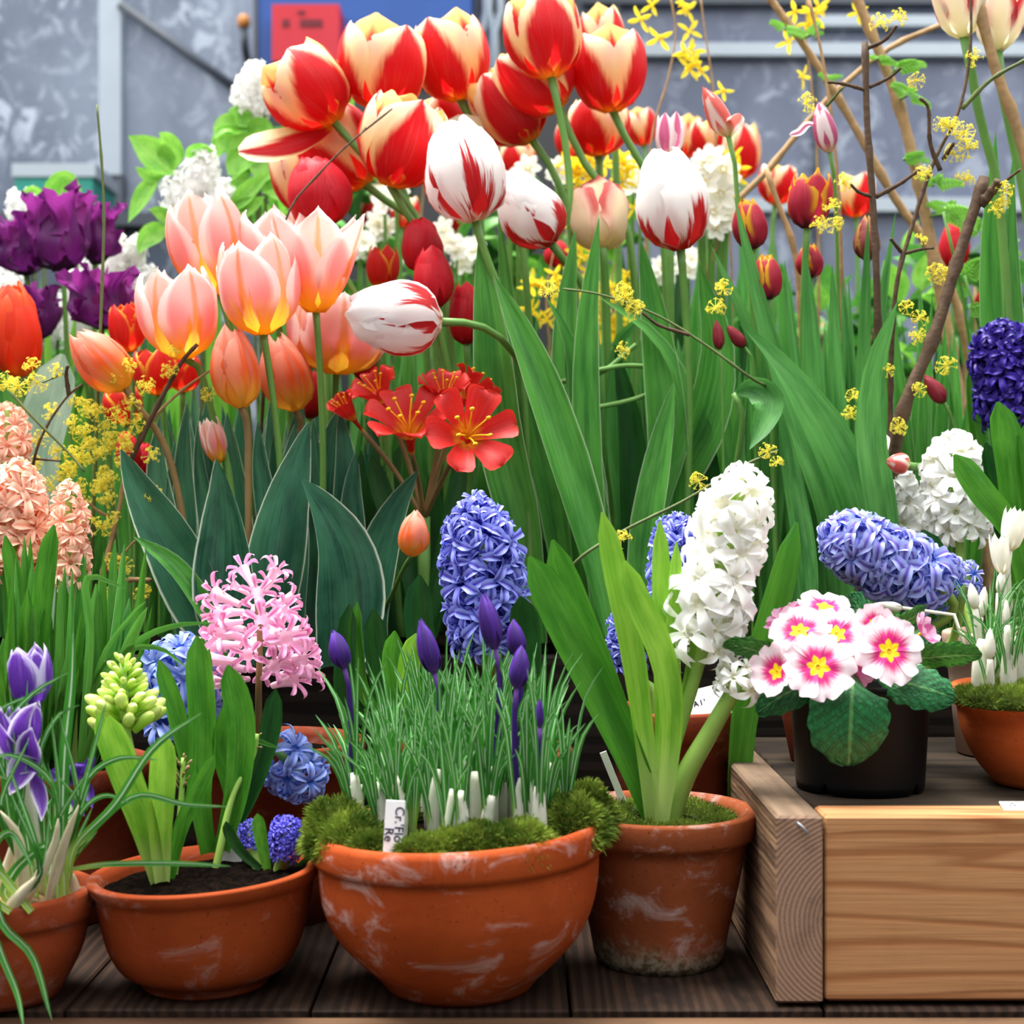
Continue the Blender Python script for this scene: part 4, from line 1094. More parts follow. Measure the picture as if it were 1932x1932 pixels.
# small blurred tulips further behind
rs = random.Random(3)
G = 'blurred red and cream tulips in the background'
for (x, y, w, h) in ((980, 300, 70, 70), (1075, 265, 62, 66), (1215, 240, 62, 70), (1400, 288, 78, 100), (1462, 350, 74, 74), (1615, 370, 80, 80), (960, 350, 50, 60), (720, 380, 60, 60),
                     (1335, 265, 60, 70), (700, 400, 50, 60), (860, 415, 50, 50), (1290, 260, 60, 80), (760, 400, 55, 60)):
    tulip('redyellow', 'small blurred red and cream tulip far behind the flamed tulips', (x, y + h / 2), (x + rs.uniform(-12, 12), y - h / 2), w, rs.uniform(2.65, 3.1), group=G, op=rs.uniform(0, .2))
for (x, y, w, h, l) in ((1800, 465, 60, 90, 'blurred red tulip behind the dark stick on the right'), (1868, 566, 60, 50, 'blurred red tulip above the indigo hyacinth'), (1050, 480, 50, 50, 'blurred red tulip between green blades')):
    tulip('red', l, (x, y + h / 2), (x, y - h / 2), w, 2.7, op=.1)

# ---------------------------------------------------------------- leafy plants that fill the bed
rs = random.Random(21)
def foliage(x, top, d, n=4, w=44, mat='lf_grey', spread=70, label='leafy tulip plant without bloom in the crowd of green leaves', group='leafy plants filling the bed', prof='tulip', base=None):
    o = root('tulip', label, 'tulip', (P(x, 966, d).x, d, BEDZ), group)
    by = 966 + (CZ - BEDZ + .01) / S(d) / 1.0
    for i in range(n):
        tx = x + rs.uniform(-1, 1) * spread; ty = top + rs.uniform(0, 190)
        mx = x + (tx - x) * .35 + rs.uniform(-12, 12)
        leaf(o, [(x + rs.uniform(-15, 15), by), (mx, by + (ty - by) * .45), (x + (tx - x) * .75, by + (ty - by) * .8), (tx, ty)], w * rs.uniform(.7, 1.25), d, d + rs.uniform(-.06, .04), mat,
             yaw=rs.uniform(-.7, .7), cup=rs.uniform(.1, .25), prof=prof, nl=10, nu=4)
    return o
for i in range(15):
    foliage(330 + i * 32 + rs.uniform(-14, 14), 690 + rs.uniform(-20, 60), rs.uniform(2.1, 2.3), 4, 44, 'lf_tulip', 50, label='leafy tulip plant without bloom behind the pink tulip leaves', group='leafy plants behind the pink tulip leaves')
for i in range(13):
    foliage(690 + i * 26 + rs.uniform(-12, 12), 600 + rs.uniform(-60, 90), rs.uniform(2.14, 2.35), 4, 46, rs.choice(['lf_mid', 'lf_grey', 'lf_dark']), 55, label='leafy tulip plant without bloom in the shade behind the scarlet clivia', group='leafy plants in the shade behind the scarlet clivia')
for i in range(20):
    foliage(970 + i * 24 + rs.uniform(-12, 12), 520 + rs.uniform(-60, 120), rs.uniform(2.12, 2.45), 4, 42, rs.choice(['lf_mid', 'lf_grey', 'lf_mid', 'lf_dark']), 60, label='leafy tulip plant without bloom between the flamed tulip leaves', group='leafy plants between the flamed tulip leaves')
for i in range(20):
    foliage(1400 + i * 25 + rs.uniform(-12, 12), 540 + rs.uniform(-40, 140), rs.uniform(2.05, 2.45), 5, 30, rs.choice(['lf_mid', 'lf_grey', 'lf_blade']), 60, label='leafy tulip plant without bloom on the right behind the fringed tulips', group='leafy plants on the right behind the fringed tulips')
for i in range(10):
    foliage(1380 + i * 30 + rs.uniform(-12, 12), 520 + rs.uniform(-40, 140), rs.uniform(2.0, 2.06), 3, 24, 'lf_grey', 40, label='leafy tulip plant without bloom in front among the fringed tulip stems', group='leafy plants in front among the fringed tulip stems')
for i in range(14):
    foliage(0 + i * 26 + rs.uniform(-14, 14), 720 + rs.uniform(-60, 120), rs.uniform(2.1, 2.4), 4, 30, rs.choice(['lf_mid', 'lf_blade', 'lf_grey']), 70, label='leafy tulip plant without bloom at the left behind the dogwood flowers', group='leafy plants at the left behind the dogwood flowers')
for i in range(16):
    foliage(-30 + i * 30 + rs.uniform(-14, 14), 560 + rs.uniform(-60, 100), rs.uniform(2.5, 2.9), 4, 34, rs.choice(['lf_mid', 'lf_blade', 'lf_lilac']), 90, label='leafy tulip plant without bloom far back at the left below the white lilac', group='leafy plants far back at the left below the white lilac')
for i in range(40):
    foliage(480 + i * 37 + rs.uniform(-14, 14), 470 + rs.uniform(-60, 120), rs.uniform(2.55, 3.0), 4, 36, rs.choice(['lf_mid', 'lf_grey', 'lf_blade', 'lf_dark']), 80, label='leafy tulip plant without bloom far back behind the tall tulips', group='leafy plants far back behind the tall tulips')
pl_ = root('tulip', 'tulip with one broad pale leaf at the far left', 'tulip', (P(100, 966, 2.05).x, 2.05, BEDZ))
leaf(pl_, [(130, 1190), (80, 1000), (70, 860), (100, 740), (118, 668)], 96, 2.05, 2.02, 'lf_pale', cup=.1, prof='strap')
# ---------------------------------------------------------------- hyacinths
def Hl(p, w, d=None, d1=None, **k): return Lf(p, w, d, d1, **k)
hyacinth('tall blue violet hyacinth spike in the centre', [(925, 1235), (915, 1100), (900, 950)], 100, 1.66, 'hy_blue', 'star', 80, stem=[(930, 1320)], rx=930, rd=1.72, rz=.15, core=.36,
         leaves=[Hl([(840, 1400), (815, 1290), (790, 1170), (792, 1085)], 60, 1.70, 1.66, mat='lf_dark'), Hl([(985, 1400), (995, 1290), (990, 1180), (982, 1125)], 62, 1.63, 1.61, mat='lf_dark'),
                 Hl([(880, 1400), (735, 1320), (715, 1240), (705, 1150)], 52, 1.70, 1.67, mat='lf_dark'), Hl([(860, 1420), (760, 1330), (742, 1250), (745, 1190)], 46, 1.66, 1.63),
                 Hl([(840, 1400), (660, 1330), (652, 1240), (660, 1140)], 44, 1.72, 1.70, mat='lf_dark'), Hl([(840, 1400), (700, 1330), (672, 1220), (674, 1135)], 30, 1.72, 1.70),
                 Hl([(850, 1400), (785, 1330), (772, 1260), (786, 1195)], 46, 1.62, 1.60, mat='lf_hyb')])
zo = .148 - .012
def oz(): return C_OLD.z + .134
hyacinth('white hyacinth leaning right in the weathered pot', [(1322, 1235), (1345, 1130), (1380, 1020), (1402, 905)], 98, 1.50, 'hy_white', 'curl', 46, stem=[(1285, 1360), (1250, 1480)], rx=1238, rd=1.515, rz=oz(), core=.3, fl=1.12,
         stemr=.0085, rprof=[(0, .8), (.3, 1.0), (.7, .95), (.9, .9), (1, .6)], lenj=.22, roll=1,
         leaves=[Hl([(1236, 1556), (1190, 1440), (1110, 1270), (1050, 1150), (998, 1050)], 82, 1.50, 1.46, mat='lf_hya', yaw=.2),
                 Hl([(1238, 1552), (1205, 1440), (1140, 1270), (1085, 1130), (1043, 1018)], 76, 1.52, 1.50, mat='lf_hya', yaw=-.5),
                 Hl([(1230, 1560), (1215, 1400), (1190, 1220), (1160, 1080), (1136, 966)], 52, 1.49, 1.47, mat='lf_hyb', yaw=.1),
                 Hl([(1245, 1552), (1262, 1330), (1240, 1220), (1195, 1120), (1178, 1058)], 60, 1.485, 1.455, mat='lf_hyb', yaw=.3),
                 Hl([(1242, 1552), (1250, 1350), (1248, 1150), (1245, 982)], 40, 1.51, 1.50, mat='lf_hyb'),
                 Hl([(1246, 1556), (1262, 1380), (1268, 1200), (1276, 1022)], 32, 1.50, 1.49, mat='lf_hyb', yaw=.2),
                 Hl([(1250, 1556), (1290, 1330), (1360, 1000), (1400, 915)], 26, 1.505, 1.498, mat='lf_hyb')])
h = hyacinth('stray low scape of the white hyacinth with hanging florets', [(1385, 1300), (1400, 1262)], 62, 1.475, 'hy_white', 'curl', 7, stem=[(1345, 1372), (1290, 1470)], rx=1252, rd=1.51, rz=oz(), stemr=.0125, stemmat='stem_lite', fl=1.1)
hyacinth('blue violet hyacinth behind the white one', [(1275, 1180), (1280, 1050), (1278, 985)], 74, 1.70, 'hy_blue', 'star', 54, stem=[(1275, 1260)], rd=1.71, rz=.205)
hyacinth('small blue violet hyacinth low between green leaves left of the white one', [(1185, 1270), (1175, 1160)], 48, 1.70, 'hy_blue', 'star', 30, stem=[(1230, 1300)], rx=1240, rd=1.70, rz=.205)
hyacinth('lavender blue hyacinth leaning left above the primrose', [(1775, 1108), (1680, 1065), (1572, 1005)], 88, 1.62, 'hy_lav', 'curl', 76, stem=[(1800, 1150), (1700, 1220)], rx=1620, rd=1.66, rz=PZ + .075, core=.3, fl=1.1, toptilt=.8,
         leaves=[Hl([(1640, 1280), (1720, 1160), (1760, 1060), (1740, 1000)], 60, 1.70, 1.72, mat='lf_dark'), Hl([(1590, 1300), (1640, 1160), (1660, 1080)], 40, 1.68, 1.7, mat='lf_hya')])
hyacinth('few lavender florets of a second spike beside the white crocuses', [(1815, 1130), (1832, 1068)], 46, 1.64, 'hy_lav', 'curl', 9, stem=[(1790, 1220)], rx=1640, rd=1.67, rz=PZ + .075)
hyacinth('white hyacinth with open florets at the right', [(1810, 1020), (1800, 920), (1800, 830)], 80, 1.80, 'hy_white', 'wide', 40, stem=[(1815, 1100)], rx=1850, rd=1.74, rz=PZ + .12,
         leaves=[Hl([(1935, 1120), (1905, 1000), (1850, 930), (1800, 858)], 56, 1.72, 1.70), Hl([(1920, 1130), (1912, 960), (1900, 850), (1882, 758)], 66, 1.74, 1.74),
                 Hl([(1900, 1130), (1890, 1000), (1875, 900), (1860, 835)], 42, 1.76, 1.76, mat='lf_dark'), Hl([(1945, 1120), (1945, 950), (1935, 800)], 60, 1.74, 1.74)])
hyacinth('white hyacinth half hidden behind the upright tulip leaf', [(1705, 1040), (1690, 960), (1640, 830)], 72, 1.90, 'hy_white', 'curl', 50, stem=[(1720, 1120)], rd=1.99)
hyacinth('deep indigo hyacinth at the right edge', [(1912, 800), (1895, 700), (1888, 620)], 76, 1.94, 'hy_dark', 'star', 96, stem=[(1915, 900)], rd=1.99, core=.4,
         leaves=[Hl([(1830, 1100), (1850, 900), (1838, 780), (1830, 690)], 30, 1.98, 1.97)])
hyacinth('peach hyacinth cut by the left edge', [(30, 1085), (32, 990), (35, 885)], 82, 1.72, 'hy_peach', 'wide', 50, stem=[(40, 1150)], rx=60, rd=1.71, rz=.15, core=.35,
         leaves=[Hl([(60, 1400), (40, 1240), (30, 1100), (10, 1010)], 36, 1.66, 1.64), Hl([(70, 1400), (75, 1230), (88, 1080), (102, 990)], 44, 1.64, 1.62, mat='lf_hya')])
hyacinth('peach hyacinth top showing above the first one', [(15, 880), (12, 770)], 58, 1.84, 'hy_peach', 'wide', 22, stem=[(20, 980)], rx=30, rd=1.99, core=.35)
hyacinth('narrow peach hyacinth right of the large one', [(138, 1105), (132, 1020), (128, 915)], 50, 1.68, 'hy_peach', 'wide', 30, stem=[(138, 1200)], rx=135, rd=1.70, rz=.15)
hyacinth('loose pink hyacinth with long florets behind the left bowl', [(488, 1300), (490, 1210), (482, 1105)], 122, 1.58, 'hy_pink', 'long', 32, stem=[(490, 1400)], rx=500, rd=1.66, rz=.172, core=.30, fl=1.0, rise=.15, stemmat='stem_red', lenj=.2, stemr=.0045,
         rprof=[(0, .8), (.2, 1.0), (.6, .95), (.85, .85), (1, .75)],
         leaves=[])
hyacinth('pale blue hyacinth behind the green budded one', [(350, 1380), (345, 1290), (330, 1225)], 96, 1.62, 'hy_sky', 'wide', 30, stem=[(360, 1440)], rx=420, rd=1.66, rz=.172,
         leaves=[Hl([(440, 1430), (380, 1330), (382, 1260), (376, 1200)], 46, 1.56, 1.55, mat='lf_hya')])
hyacinth('pale blue hyacinth drooping beside the moss', [(520, 1415), (555, 1450), (590, 1490)], 70, 1.56, 'hy_sky', 'curl', 15, stem=[(500, 1420)], rx=500, rd=1.64, rz=.172, fl=1.1, stemmat='stem')
lz = .094
hyacinth('green budded hyacinth not yet open in the left bowl', [(240, 1385), (235, 1310), (232, 1250)], 64, 1.47, 'hy_green', 'bud', 56, stem=[(262, 1480), (280, 1560)], rx=295, rd=1.44, rz=lz, core=.25, rise=.55, stemr=.006,
         rprof=[(0, 1.15), (.35, 1.1), (.6, .7), (1, .45)],
         leaves=[Hl([(297, 1665), (272, 1580), (225, 1450), (185, 1345)], 50, 1.43, 1.42, mat='lf_hyb', yaw=.3), Hl([(300, 1665), (280, 1560), (238, 1440), (205, 1350)], 56, 1.425, 1.40, mat='lf_hyb'),
                 Hl([(308, 1665), (305, 1560), (310, 1450), (312, 1385)], 56, 1.42, 1.40, mat='lf_hyb'), Hl([(322, 1660), (345, 1560), (385, 1470), (405, 1425)], 30, 1.43, 1.42, mat='lf_hya'),
                 Hl([(318, 1660), (335, 1570), (362, 1500), (368, 1450)], 24, 1.44, 1.44, mat='lf_hya')])
hyacinth('small brown hyacinth bud between green leaves in the left bowl', [(343, 1490), (346, 1430)], 22, 1.455, 'hy_brown', 'bud', 16, stem=[(338, 1560)], rx=325, rd=1.45, rz=lz, rise=1.2, stemr=.004)
hyacinth('leafy hyacinth bulb at the back of the left bowl', [(480, 1420), (485, 1385)], 14, 1.50, 'hy_brown', 'bud', 5, stem=[(440, 1500)], rx=405, rd=1.47, rz=lz + .01, stemr=.004,
         leaves=[Hl([(395, 1610), (380, 1500), (385, 1380), (372, 1200)], 58, 1.50, 1.50), Hl([(420, 1605), (450, 1480), (455, 1350), (430, 1255)], 60, 1.49, 1.48),
                 Hl([(400, 1600), (362, 1450), (330, 1330), (300, 1245)], 40, 1.51, 1.52), Hl([(415, 1605), (470, 1500), (510, 1380), (520, 1300)], 44, 1.52, 1.53, mat='lf_dark'), Hl([(410, 1600), (440, 1520), (420, 1400), (455, 1290)], 40, 1.5, 1.5, mat='lf_hya')])
hyacinth('short dense violet hyacinth at the rim of the left bowl', [(535, 1618), (540, 1580), (545, 1545)], 44, 1.45, 'hy_small', 'star', 90, stem=[(528, 1635)], rx=525, rd=1.46, rz=lz, fl=.8, core=.45, rise=.3,
         leaves=[Hl([(492, 1638), (460, 1610), (435, 1575), (426, 1550)], 24, 1.44, 1.43, mat='lf_dark'), Hl([(505, 1640), (495, 1590), (490, 1560), (486, 1535)], 28, 1.41, 1.40, mat='lf_hya'),
                 Hl([(560, 1640), (590, 1615), (605, 1585), (600, 1560)], 26, 1.47, 1.47, mat='lf_dark')])
hyacinth('second dense violet hyacinth peeping from behind the short one', [(478, 1600), (472, 1550)], 34, 1.475, 'hy_small', 'star', 44, stem=[(485, 1630)], rx=490, rd=1.47, rz=lz, fl=.8, core=.45)
# dark leaf right behind the white hyacinth
hl = root('hyacinth', 'dark hyacinth leaf right behind the white hyacinth', 'hyacinth', (P(1395, 966, 1.66).x, 1.66, 0))
leaf(hl, [(1385, 1680), (1405, 1330), (1455, 1160), (1503, 985)], 64, 1.66, 1.64, 'lf_hya', prof='strap', yaw=.3)

# ---------------------------------------------------------------- scarlet clivia
cl = root('clivia', 'scarlet clivia with open flowers and golden stamens in the centre', 'clivia', (P(800, 966, 1.985).x, 1.985, BEDZ))
def clivia_flower(c, face, rad, L, op=.9, d=1.85, n=6, seed=0):
    """c: pixel of the throat; face: direction the flower looks"""
    rs = random.Random(seed)
    C = P(c[0], c[1], d); face = Vector(face).normalized()
    R = rad * S(d); Ln = L * S(d)
    Mx = frame(C - face * Ln * .55, face, rs.uniform(0, 1))
    fl = None
    tb = xf(lathe([(R * .07, -Ln * .3), (R * .10, 0), (R * .16, Ln * .2)], 8, (0, 0, 0)), Mx)
    fl = part('flower', tb, M['clivia'], cl)
    for k in range(n):
        ph = k * math.pi * 2 / n
        def pf(u, v, ph=ph, k=k):
            s = u * 2 - 1
            r = R * (.12 + .92 * (op * math.sin(v * 1.45) + (1 - op) * .55 * math.sqrt(v)))
            z = Ln * (.15 + .85 * math.sin(v * 1.9) * (1 - .25 * op * v))
            hw = R * .34 * interp([(0, .35), (.3, .75), (.6, 1), (.82, .9), (.94, .55), (1, .12)], v) * (1.1 if k % 2 else .92)
            t = s * hw
            z += R * .16 * abs(s) ** 2 * (1 - v * .4)
            return Vector((r * math.cos(ph) - t * math.sin(ph), r * math.sin(ph) + t * math.cos(ph), z))
        part('petal', xf(grid(pf, 6, 10), Mx), M['clivia'], fl)
    for k in range(6):
        ph = k * math.pi / 3 + .4
        q = [Mx @ Vector((0, 0, Ln * .1)), Mx @ Vector((R * .12 * math.cos(ph), R * .12 * math.sin(ph), Ln * .6)), Mx @ Vector((R * .38 * math.cos(ph), R * .38 * math.sin(ph), Ln * 1.08))]
        q = [Vector(p) for p in spline([tuple(p) for p in q], 6)]
        e = q[-1]
        vf = join(tube(q, R * .018, 5), xf(lathe([(0, -R * .06), (R * .04, -R * .03), (R * .04, R * .03), (0, R * .06)], 6, (0, 0, 0)), frame(e, Vector((1, -.3, .3)))))
        part('stamen', vf, M['stamen'], fl)
    Bs = Mx @ Vector((0, 0, -Ln * .3))
    st = [Bs, Bs.lerp(P(800, 960, 1.95), .5) + Vector((0, .02, 0)), P(800, 980, 1.97)]
    part('pedicel', tube([Vector(p) for p in spline([tuple(p) for p in st], 8)], .0035, 6), M['stem_red'], cl)
clivia_flower((885, 818), (.25, -.9, .30), 92, 72, .85, 1.80, seed=1)
clivia_flower((770, 800), (-.05, -.62, .75), 88, 80, .75, 1.86, seed=2)
clivia_flower((838, 745), (.05, -.45, .9), 62, 74, .45, 1.90, seed=3)
clivia_flower((712, 740), (-.4, -.5, .75), 60, 60, .5, 1.93, seed=4)
clivia_flower((890, 735), (.5, .1, .8), 58, 64, .55, 1.93, seed=5)
clivia_flower((655, 775), (-.5, -.5, .7), 40, 60, .2, 1.93, seed=6)
part('stem', tube([P(800, 975, 1.97), Vector((P(800, 966, 1.985).x, 1.985, BEDZ))], .008, 8), M['stem'], cl)
for p, w in (([(800, 1210), (835, 1050), (860, 930), (870, 850)], 40), ([(800, 1210), (760, 1040), (720, 930), (700, 860)], 44)):
    leaf(cl, p, w, 1.98, 1.98, 'lf_dark', prof='strap', yaw=.3)

# ---------------------------------------------------------------- crocuses
def crocus_flower(o, base, tip, w, d, mat, op=0.0, prof='bud', lean=.0, seed=0, stem_to=None, sr=.0018, stemcol='sheath'):
    rs = random.Random(seed)
    B, T = P(base[0], base[1], d), P(tip[0], tip[1], d)
    A = (T - B); H = A.length; A = (A + Vector((0, -lean * H, 0))).normalized()
    Mx = frame(B, A, rs.uniform(0, 6))
    fl = None
    for k in range(6):
        vf = petal(H * rs.uniform(.93, 1.02), w * .5 * S(d) * (.86 if k % 2 else 1), k * math.pi / 3, prof, 'point', 1.1, rs, op * rs.uniform(.6, 1.4), 0, 6, 8, .03)
        part('petal', xf(vf, Mx), M[mat], o)
    if stem_to is not None:
        q = [B + A * H * .02, B - A * H * .3, stem_to]
        part('stem', tube([Vector(p) for p in spline([tuple(p) for p in q], 8)], [sr * (1 + .1 * i) for i in range(9)], 7), M[stemcol], o)
def crocus_plant(label, x, y, d, rz, nleaf=6, hpx=230, w=10, group=None, flower=None, sheath=True, spread=70, mat='lf_grass', lean=0, rs=None):
    """x: pixel of the foot; y: pixel of the soil there"""
    rs = rs or random
    Bp = P(x, y, d)
    o = root('crocus', label, 'crocus', (Bp.x, d, Bp.z), group)
    for i in range(nleaf):
        tx = x + lean + rs.uniform(-1, 1) * spread; hh = hpx * rs.uniform(.5, 1.05)
        bend = rs.uniform(.0, .5)
        leaf(o, [(x + rs.uniform(-5, 5), y + 4), (x + (tx - x) * .22, y - hh * .4), (x + (tx - x) * .6, y - hh * .8), (tx + (tx - x) * bend * .4, y - hh * (1 - bend * .08))], w * rs.uniform(.8, 1.2),
             d, d + rs.uniform(-.05, .05), mat, prof='grass', nl=9, nu=4, cup=.25, yaw=rs.uniform(-.8, .8), name='leaf')
    if sheath:
        hh = min(hpx, 250) * rs.uniform(.28, .55); sw = rs.uniform(18, 32)
        p = [P(x, y + 3, d), P(x + rs.uniform(-4, 4), y - hh * .5, d - .003), P(x + rs.uniform(-10, 10) + lean * .3, y - hh, d - .004)]
        q = [Vector(a) for a in spline([tuple(a) for a in p], 8)]
        part('sheath', tube(q, [sw * .5 * S(d) * f for f in (.8, .95, 1, 1, .95, .9, .82, .72, .5)], 9), M['sheath'], o)
    if flower:
        fb, ft, fw, fm = flower
        crocus_flower(o, fb, ft, fw, d - .01, fm, stem_to=P(x, y - 30, d), seed=int(x), stemcol='crocusdark', sr=.0022)
    return o
rs = random.Random(5)
G = 'crocuses in the big bowl'
def mid_y(x, d):      # soil pixel in the big bowl
    z = .141 + .05 * (P(x, 0, d).x - C_MID.x)
    return 966 + (CZ - z) / S(d)
for (fb, ft, fw, x, d, lab) in (
    ((820, 1272), (792, 1168), 44, 812, 1.44, 'crocus with a slim violet bud left of the blue hyacinth base'),
    ((935, 1225), (912, 1120), 46, 930, 1.44, 'crocus with the tallest violet bud in the big bowl'),
    ((975, 1300), (986, 1216), 42, 975, 1.39, 'crocus with a violet bud nearest the right side of the big bowl'),
    ((978, 1240), (968, 1168), 40, 985, 1.46, 'crocus with a dark violet bud behind the rightmost one'),
    ((650, 1262), (628, 1188), 44, 668, 1.46, 'crocus with a violet bud at the left of the big bowl'),
    ((1018, 1375), (1018, 1318), 18, 1018, 1.38, 'crocus with a tiny violet bud in a pale sheath')):
    crocus_plant(lab, x, mid_y(x, d), d, 0, 7, 320, 10, G, (fb, ft, fw, 'crocusdark'), True, 60, rs=rs)
k = 0
while k < 44:
    a, r = rs.uniform(0, 6.2832), math.sqrt(rs.uniform(0, 1)) * .100
    xw, d = C_MID.x + r * math.cos(a), C_MID.y + r * math.sin(a) * .9
    if d < 1.355: continue
    x = 966 + xw / S(d)
    tall = 345 if d > 1.42 else 310
    crocus_plant('grassy crocus without bloom in the big bowl', x, mid_y(x, d), d, 0, 8, tall, 10.5, 'grassy crocuses in the big bowl', None, rs.random() < .8, 62, lean=(x - 866) * .12, rs=rs)
    k += 1
# moss on the big bowl
for i, (x, d, rx, rz) in enumerate(((640, 1.42, .032, .034), (668, 1.39, .028, .026), (905, 1.345, .026, .022), (985, 1.347, .026, .022), (1085, 1.40, .026, .030), (800, 1.335, .022, .016), (1110, 1.44, .022, .034),
                                    (700, 1.36, .018, .016), (850, 1.34, .02, .018), (760, 1.50, .03, .02), (900, 1.52, .03, .02), (1030, 1.50, .03, .022))):
    c = P(x, 966, d); z = .136 + .05 * (c.x - C_MID.x)
    moss(POT_MID, (c.x, d, z), rx, rx, rz * 1.15, 3200 if d < 1.47 else 900, i + 1, .011)
# plant label in the big bowl
def tag(label, px, py, d, w, h, lines, tilt=0.0, name='plant_label', rot=True, lean=.0):
    c = P(px, py, d)
    o = root(name, label, 'label', c - Vector((0, 0, h / 2)))
    R_ = Matrix.Translation(c) @ Matrix.Rotation(tilt, 4, 'Y') @ Matrix.Rotation(lean, 4, 'X')
    part('strip', xf(box(-w / 2, w / 2, -.0005, .0005, -h / 2 - .012, h / 2, .0003), R_), M['tag'], o, False)
    for i, (txt, size, ox, oz) in enumerate(lines):
        cu = bpy.data.curves.new('writing', 'FONT'); cu.body = txt; cu.size = size; cu.extrude = .0001; cu.offset = .00012
        t = bpy.data.objects.new('writing', cu); COL.objects.link(t)
        Mt = R_ @ Matrix.Translation((ox, -.0008, oz)) @ (Matrix.Rotation(math.pi / 2, 4, 'Y') if rot else Matrix.Identity(4)) @ Matrix.Rotation(math.pi / 2, 4, 'X')
        bpy.context.view_layer.update()
        me = bpy.data.meshes.new_from_object(t.evaluated_get(bpy.context.evaluated_depsgraph_get()))
        me.materials.clear(); me.materials.append(M['ink'])
        bpy.data.objects.remove(t)
        inst('writing', me, o, Mt)
    return o
tag("white plant label with handwriting stuck at the front of the big bowl", 744, 1553, 1.336, .0168, .039, (("Cr.'Flo", .0112, .0006, .0145), ("Re", .0112, -.0078, -.004)), tilt=math.radians(3), lean=-.08)
tag('white plant label behind the white hyacinth', 1330, 1316, 1.66, .05, .022, (("A I '", .008, -.014, -.007),), tilt=math.radians(-14), rot=False, lean=-.3)
tag('blank white label between the green leaves of the weathered pot', 1155, 1462, 1.55, .007, .05, (), tilt=math.radians(-22))
tag('small label stuck between left bowl and crocus bowl', 440, 1590, 1.50, .02, .03, (('D', .006, -.002, -.002),), tilt=.1, rot=False)
tl = tag('small white label lying on the platform edge', 1940, 1519, 1.405, .05, .012, (('JS', .009, -.018, -.003),), rot=False, lean=-1.25)

# striped crocuses in the sand pot
rs = random.Random(11)
G = 'striped crocuses in the sand pot'
def sand_y(x, d): return 966 + (CZ - .096) / S(d)
SP = [((62, 1335), (50, 1215), 84, 60, 1.42, 'violet striped crocus flower highest above the sand pot', .10), ((45, 1420), (40, 1325), 70, 85, 1.39, 'open striped crocus flower in the middle of the sand pot', .35),
      ((150, 1470), (140, 1440), 60, 110, 1.45, 'dark violet crocus flower right of the striped ones', .5)]
for fb, ft, fw, x, d, lab, op in SP:
    o = crocus_plant(lab, x, sand_y(x, d), d, 0, 4, 330, 13, G, None, False, 90, rs=rs)
    crocus_flower(o, fb, ft, fw, d - .02, 'crocusstripe' if x < 100 else 'crocusdark', op=op, prof='cup', seed=int(x), stem_to=P(x, sand_y(x, d), d), sr=.004)
    if 'middle' in lab:
        for pp, ww in (([(62, 1470), (50, 1440), (30, 1478), (18, 1500)], 62), ([(60, 1460), (72, 1485), (80, 1520), (78, 1550)], 34), ([(50, 1440), (35, 1400), (48, 1350), (70, 1325)], 46), ([(40, 1440), (10, 1400), (-5, 1360)], 40), ([(60, 1450), (55, 1400), (60, 1372)], 54)):
            part('petal', leafvf(pp, ww, d - .03, d - .05, cup=.2, prof='ovate', nl=10, nu=6), M['crocusstripe'], o)
    if 'dark' in lab:
        for pp, ww in (([(140, 1480), (110, 1460), (92, 1480)], 40), ([(145, 1480), (165, 1490), (175, 1525)], 30), ([(140, 1490), (150, 1520), (160, 1540)], 28)):
            part('petal', leafvf(pp, ww, d - .03, d - .05, cup=.2, prof='ovate', nl=10, nu=6), M['crocusdark'], o)
for i, (x, d, pts) in enumerate(((20, 1.36, [(15, 1735), (50, 1690), (100, 1600), (110, 1545)]), (50, 1.36, [(52, 1738), (42, 1640), (30, 1570), (0, 1530)]), (90, 1.37, [(88, 1738), (105, 1650), (125, 1580), (148, 1520)]),
                                 (70, 1.40, [(70, 1720), (62, 1640), (60, 1560), (45, 1480)]), (118, 1.41, [(115, 1710), (118, 1640), (112, 1580), (118, 1540)]), (10, 1.34, [(5, 1750), (30, 1700), (75, 1650)]),
                                 (135, 1.40, [(140, 1712), (136, 1660), (124, 1640)]), (-15, 1.38, [(-20, 1740), (15, 1640), (35, 1560)]))):
    o = root('crocus', 'crocus shoot with tan papery sheath in the sand pot', 'crocus', (P(x, 966, d).x, d, .09), 'sheathed crocus shoots in the sand pot')
    q = [Vector(a) for a in spline([tuple(P(p[0], p[1], d - .01 * j)) for j, p in enumerate(pts)], 10)]
    rr = rs.uniform(13, 20) * S(d) * .5 * 1.6
    part('sheath', tube(q, [rr * f for f in (.8, .9, 1, 1, .95, .9, .82, .7, .55, .35, .1)], 9), M['sheath_tan'], o)
    for j in range(3):
        tx = pts[-1][0] + rs.uniform(-60, 60); ty = pts[-1][1] - rs.uniform(60, 220)
        leaf(o, [pts[0], pts[1], (pts[-1][0], pts[-1][1]), (tx, ty)], rs.uniform(9, 14), d, d - .03, 'lf_grass', prof='grass', nl=12, nu=4, cup=.25, yaw=rs.uniform(-.6, .6))
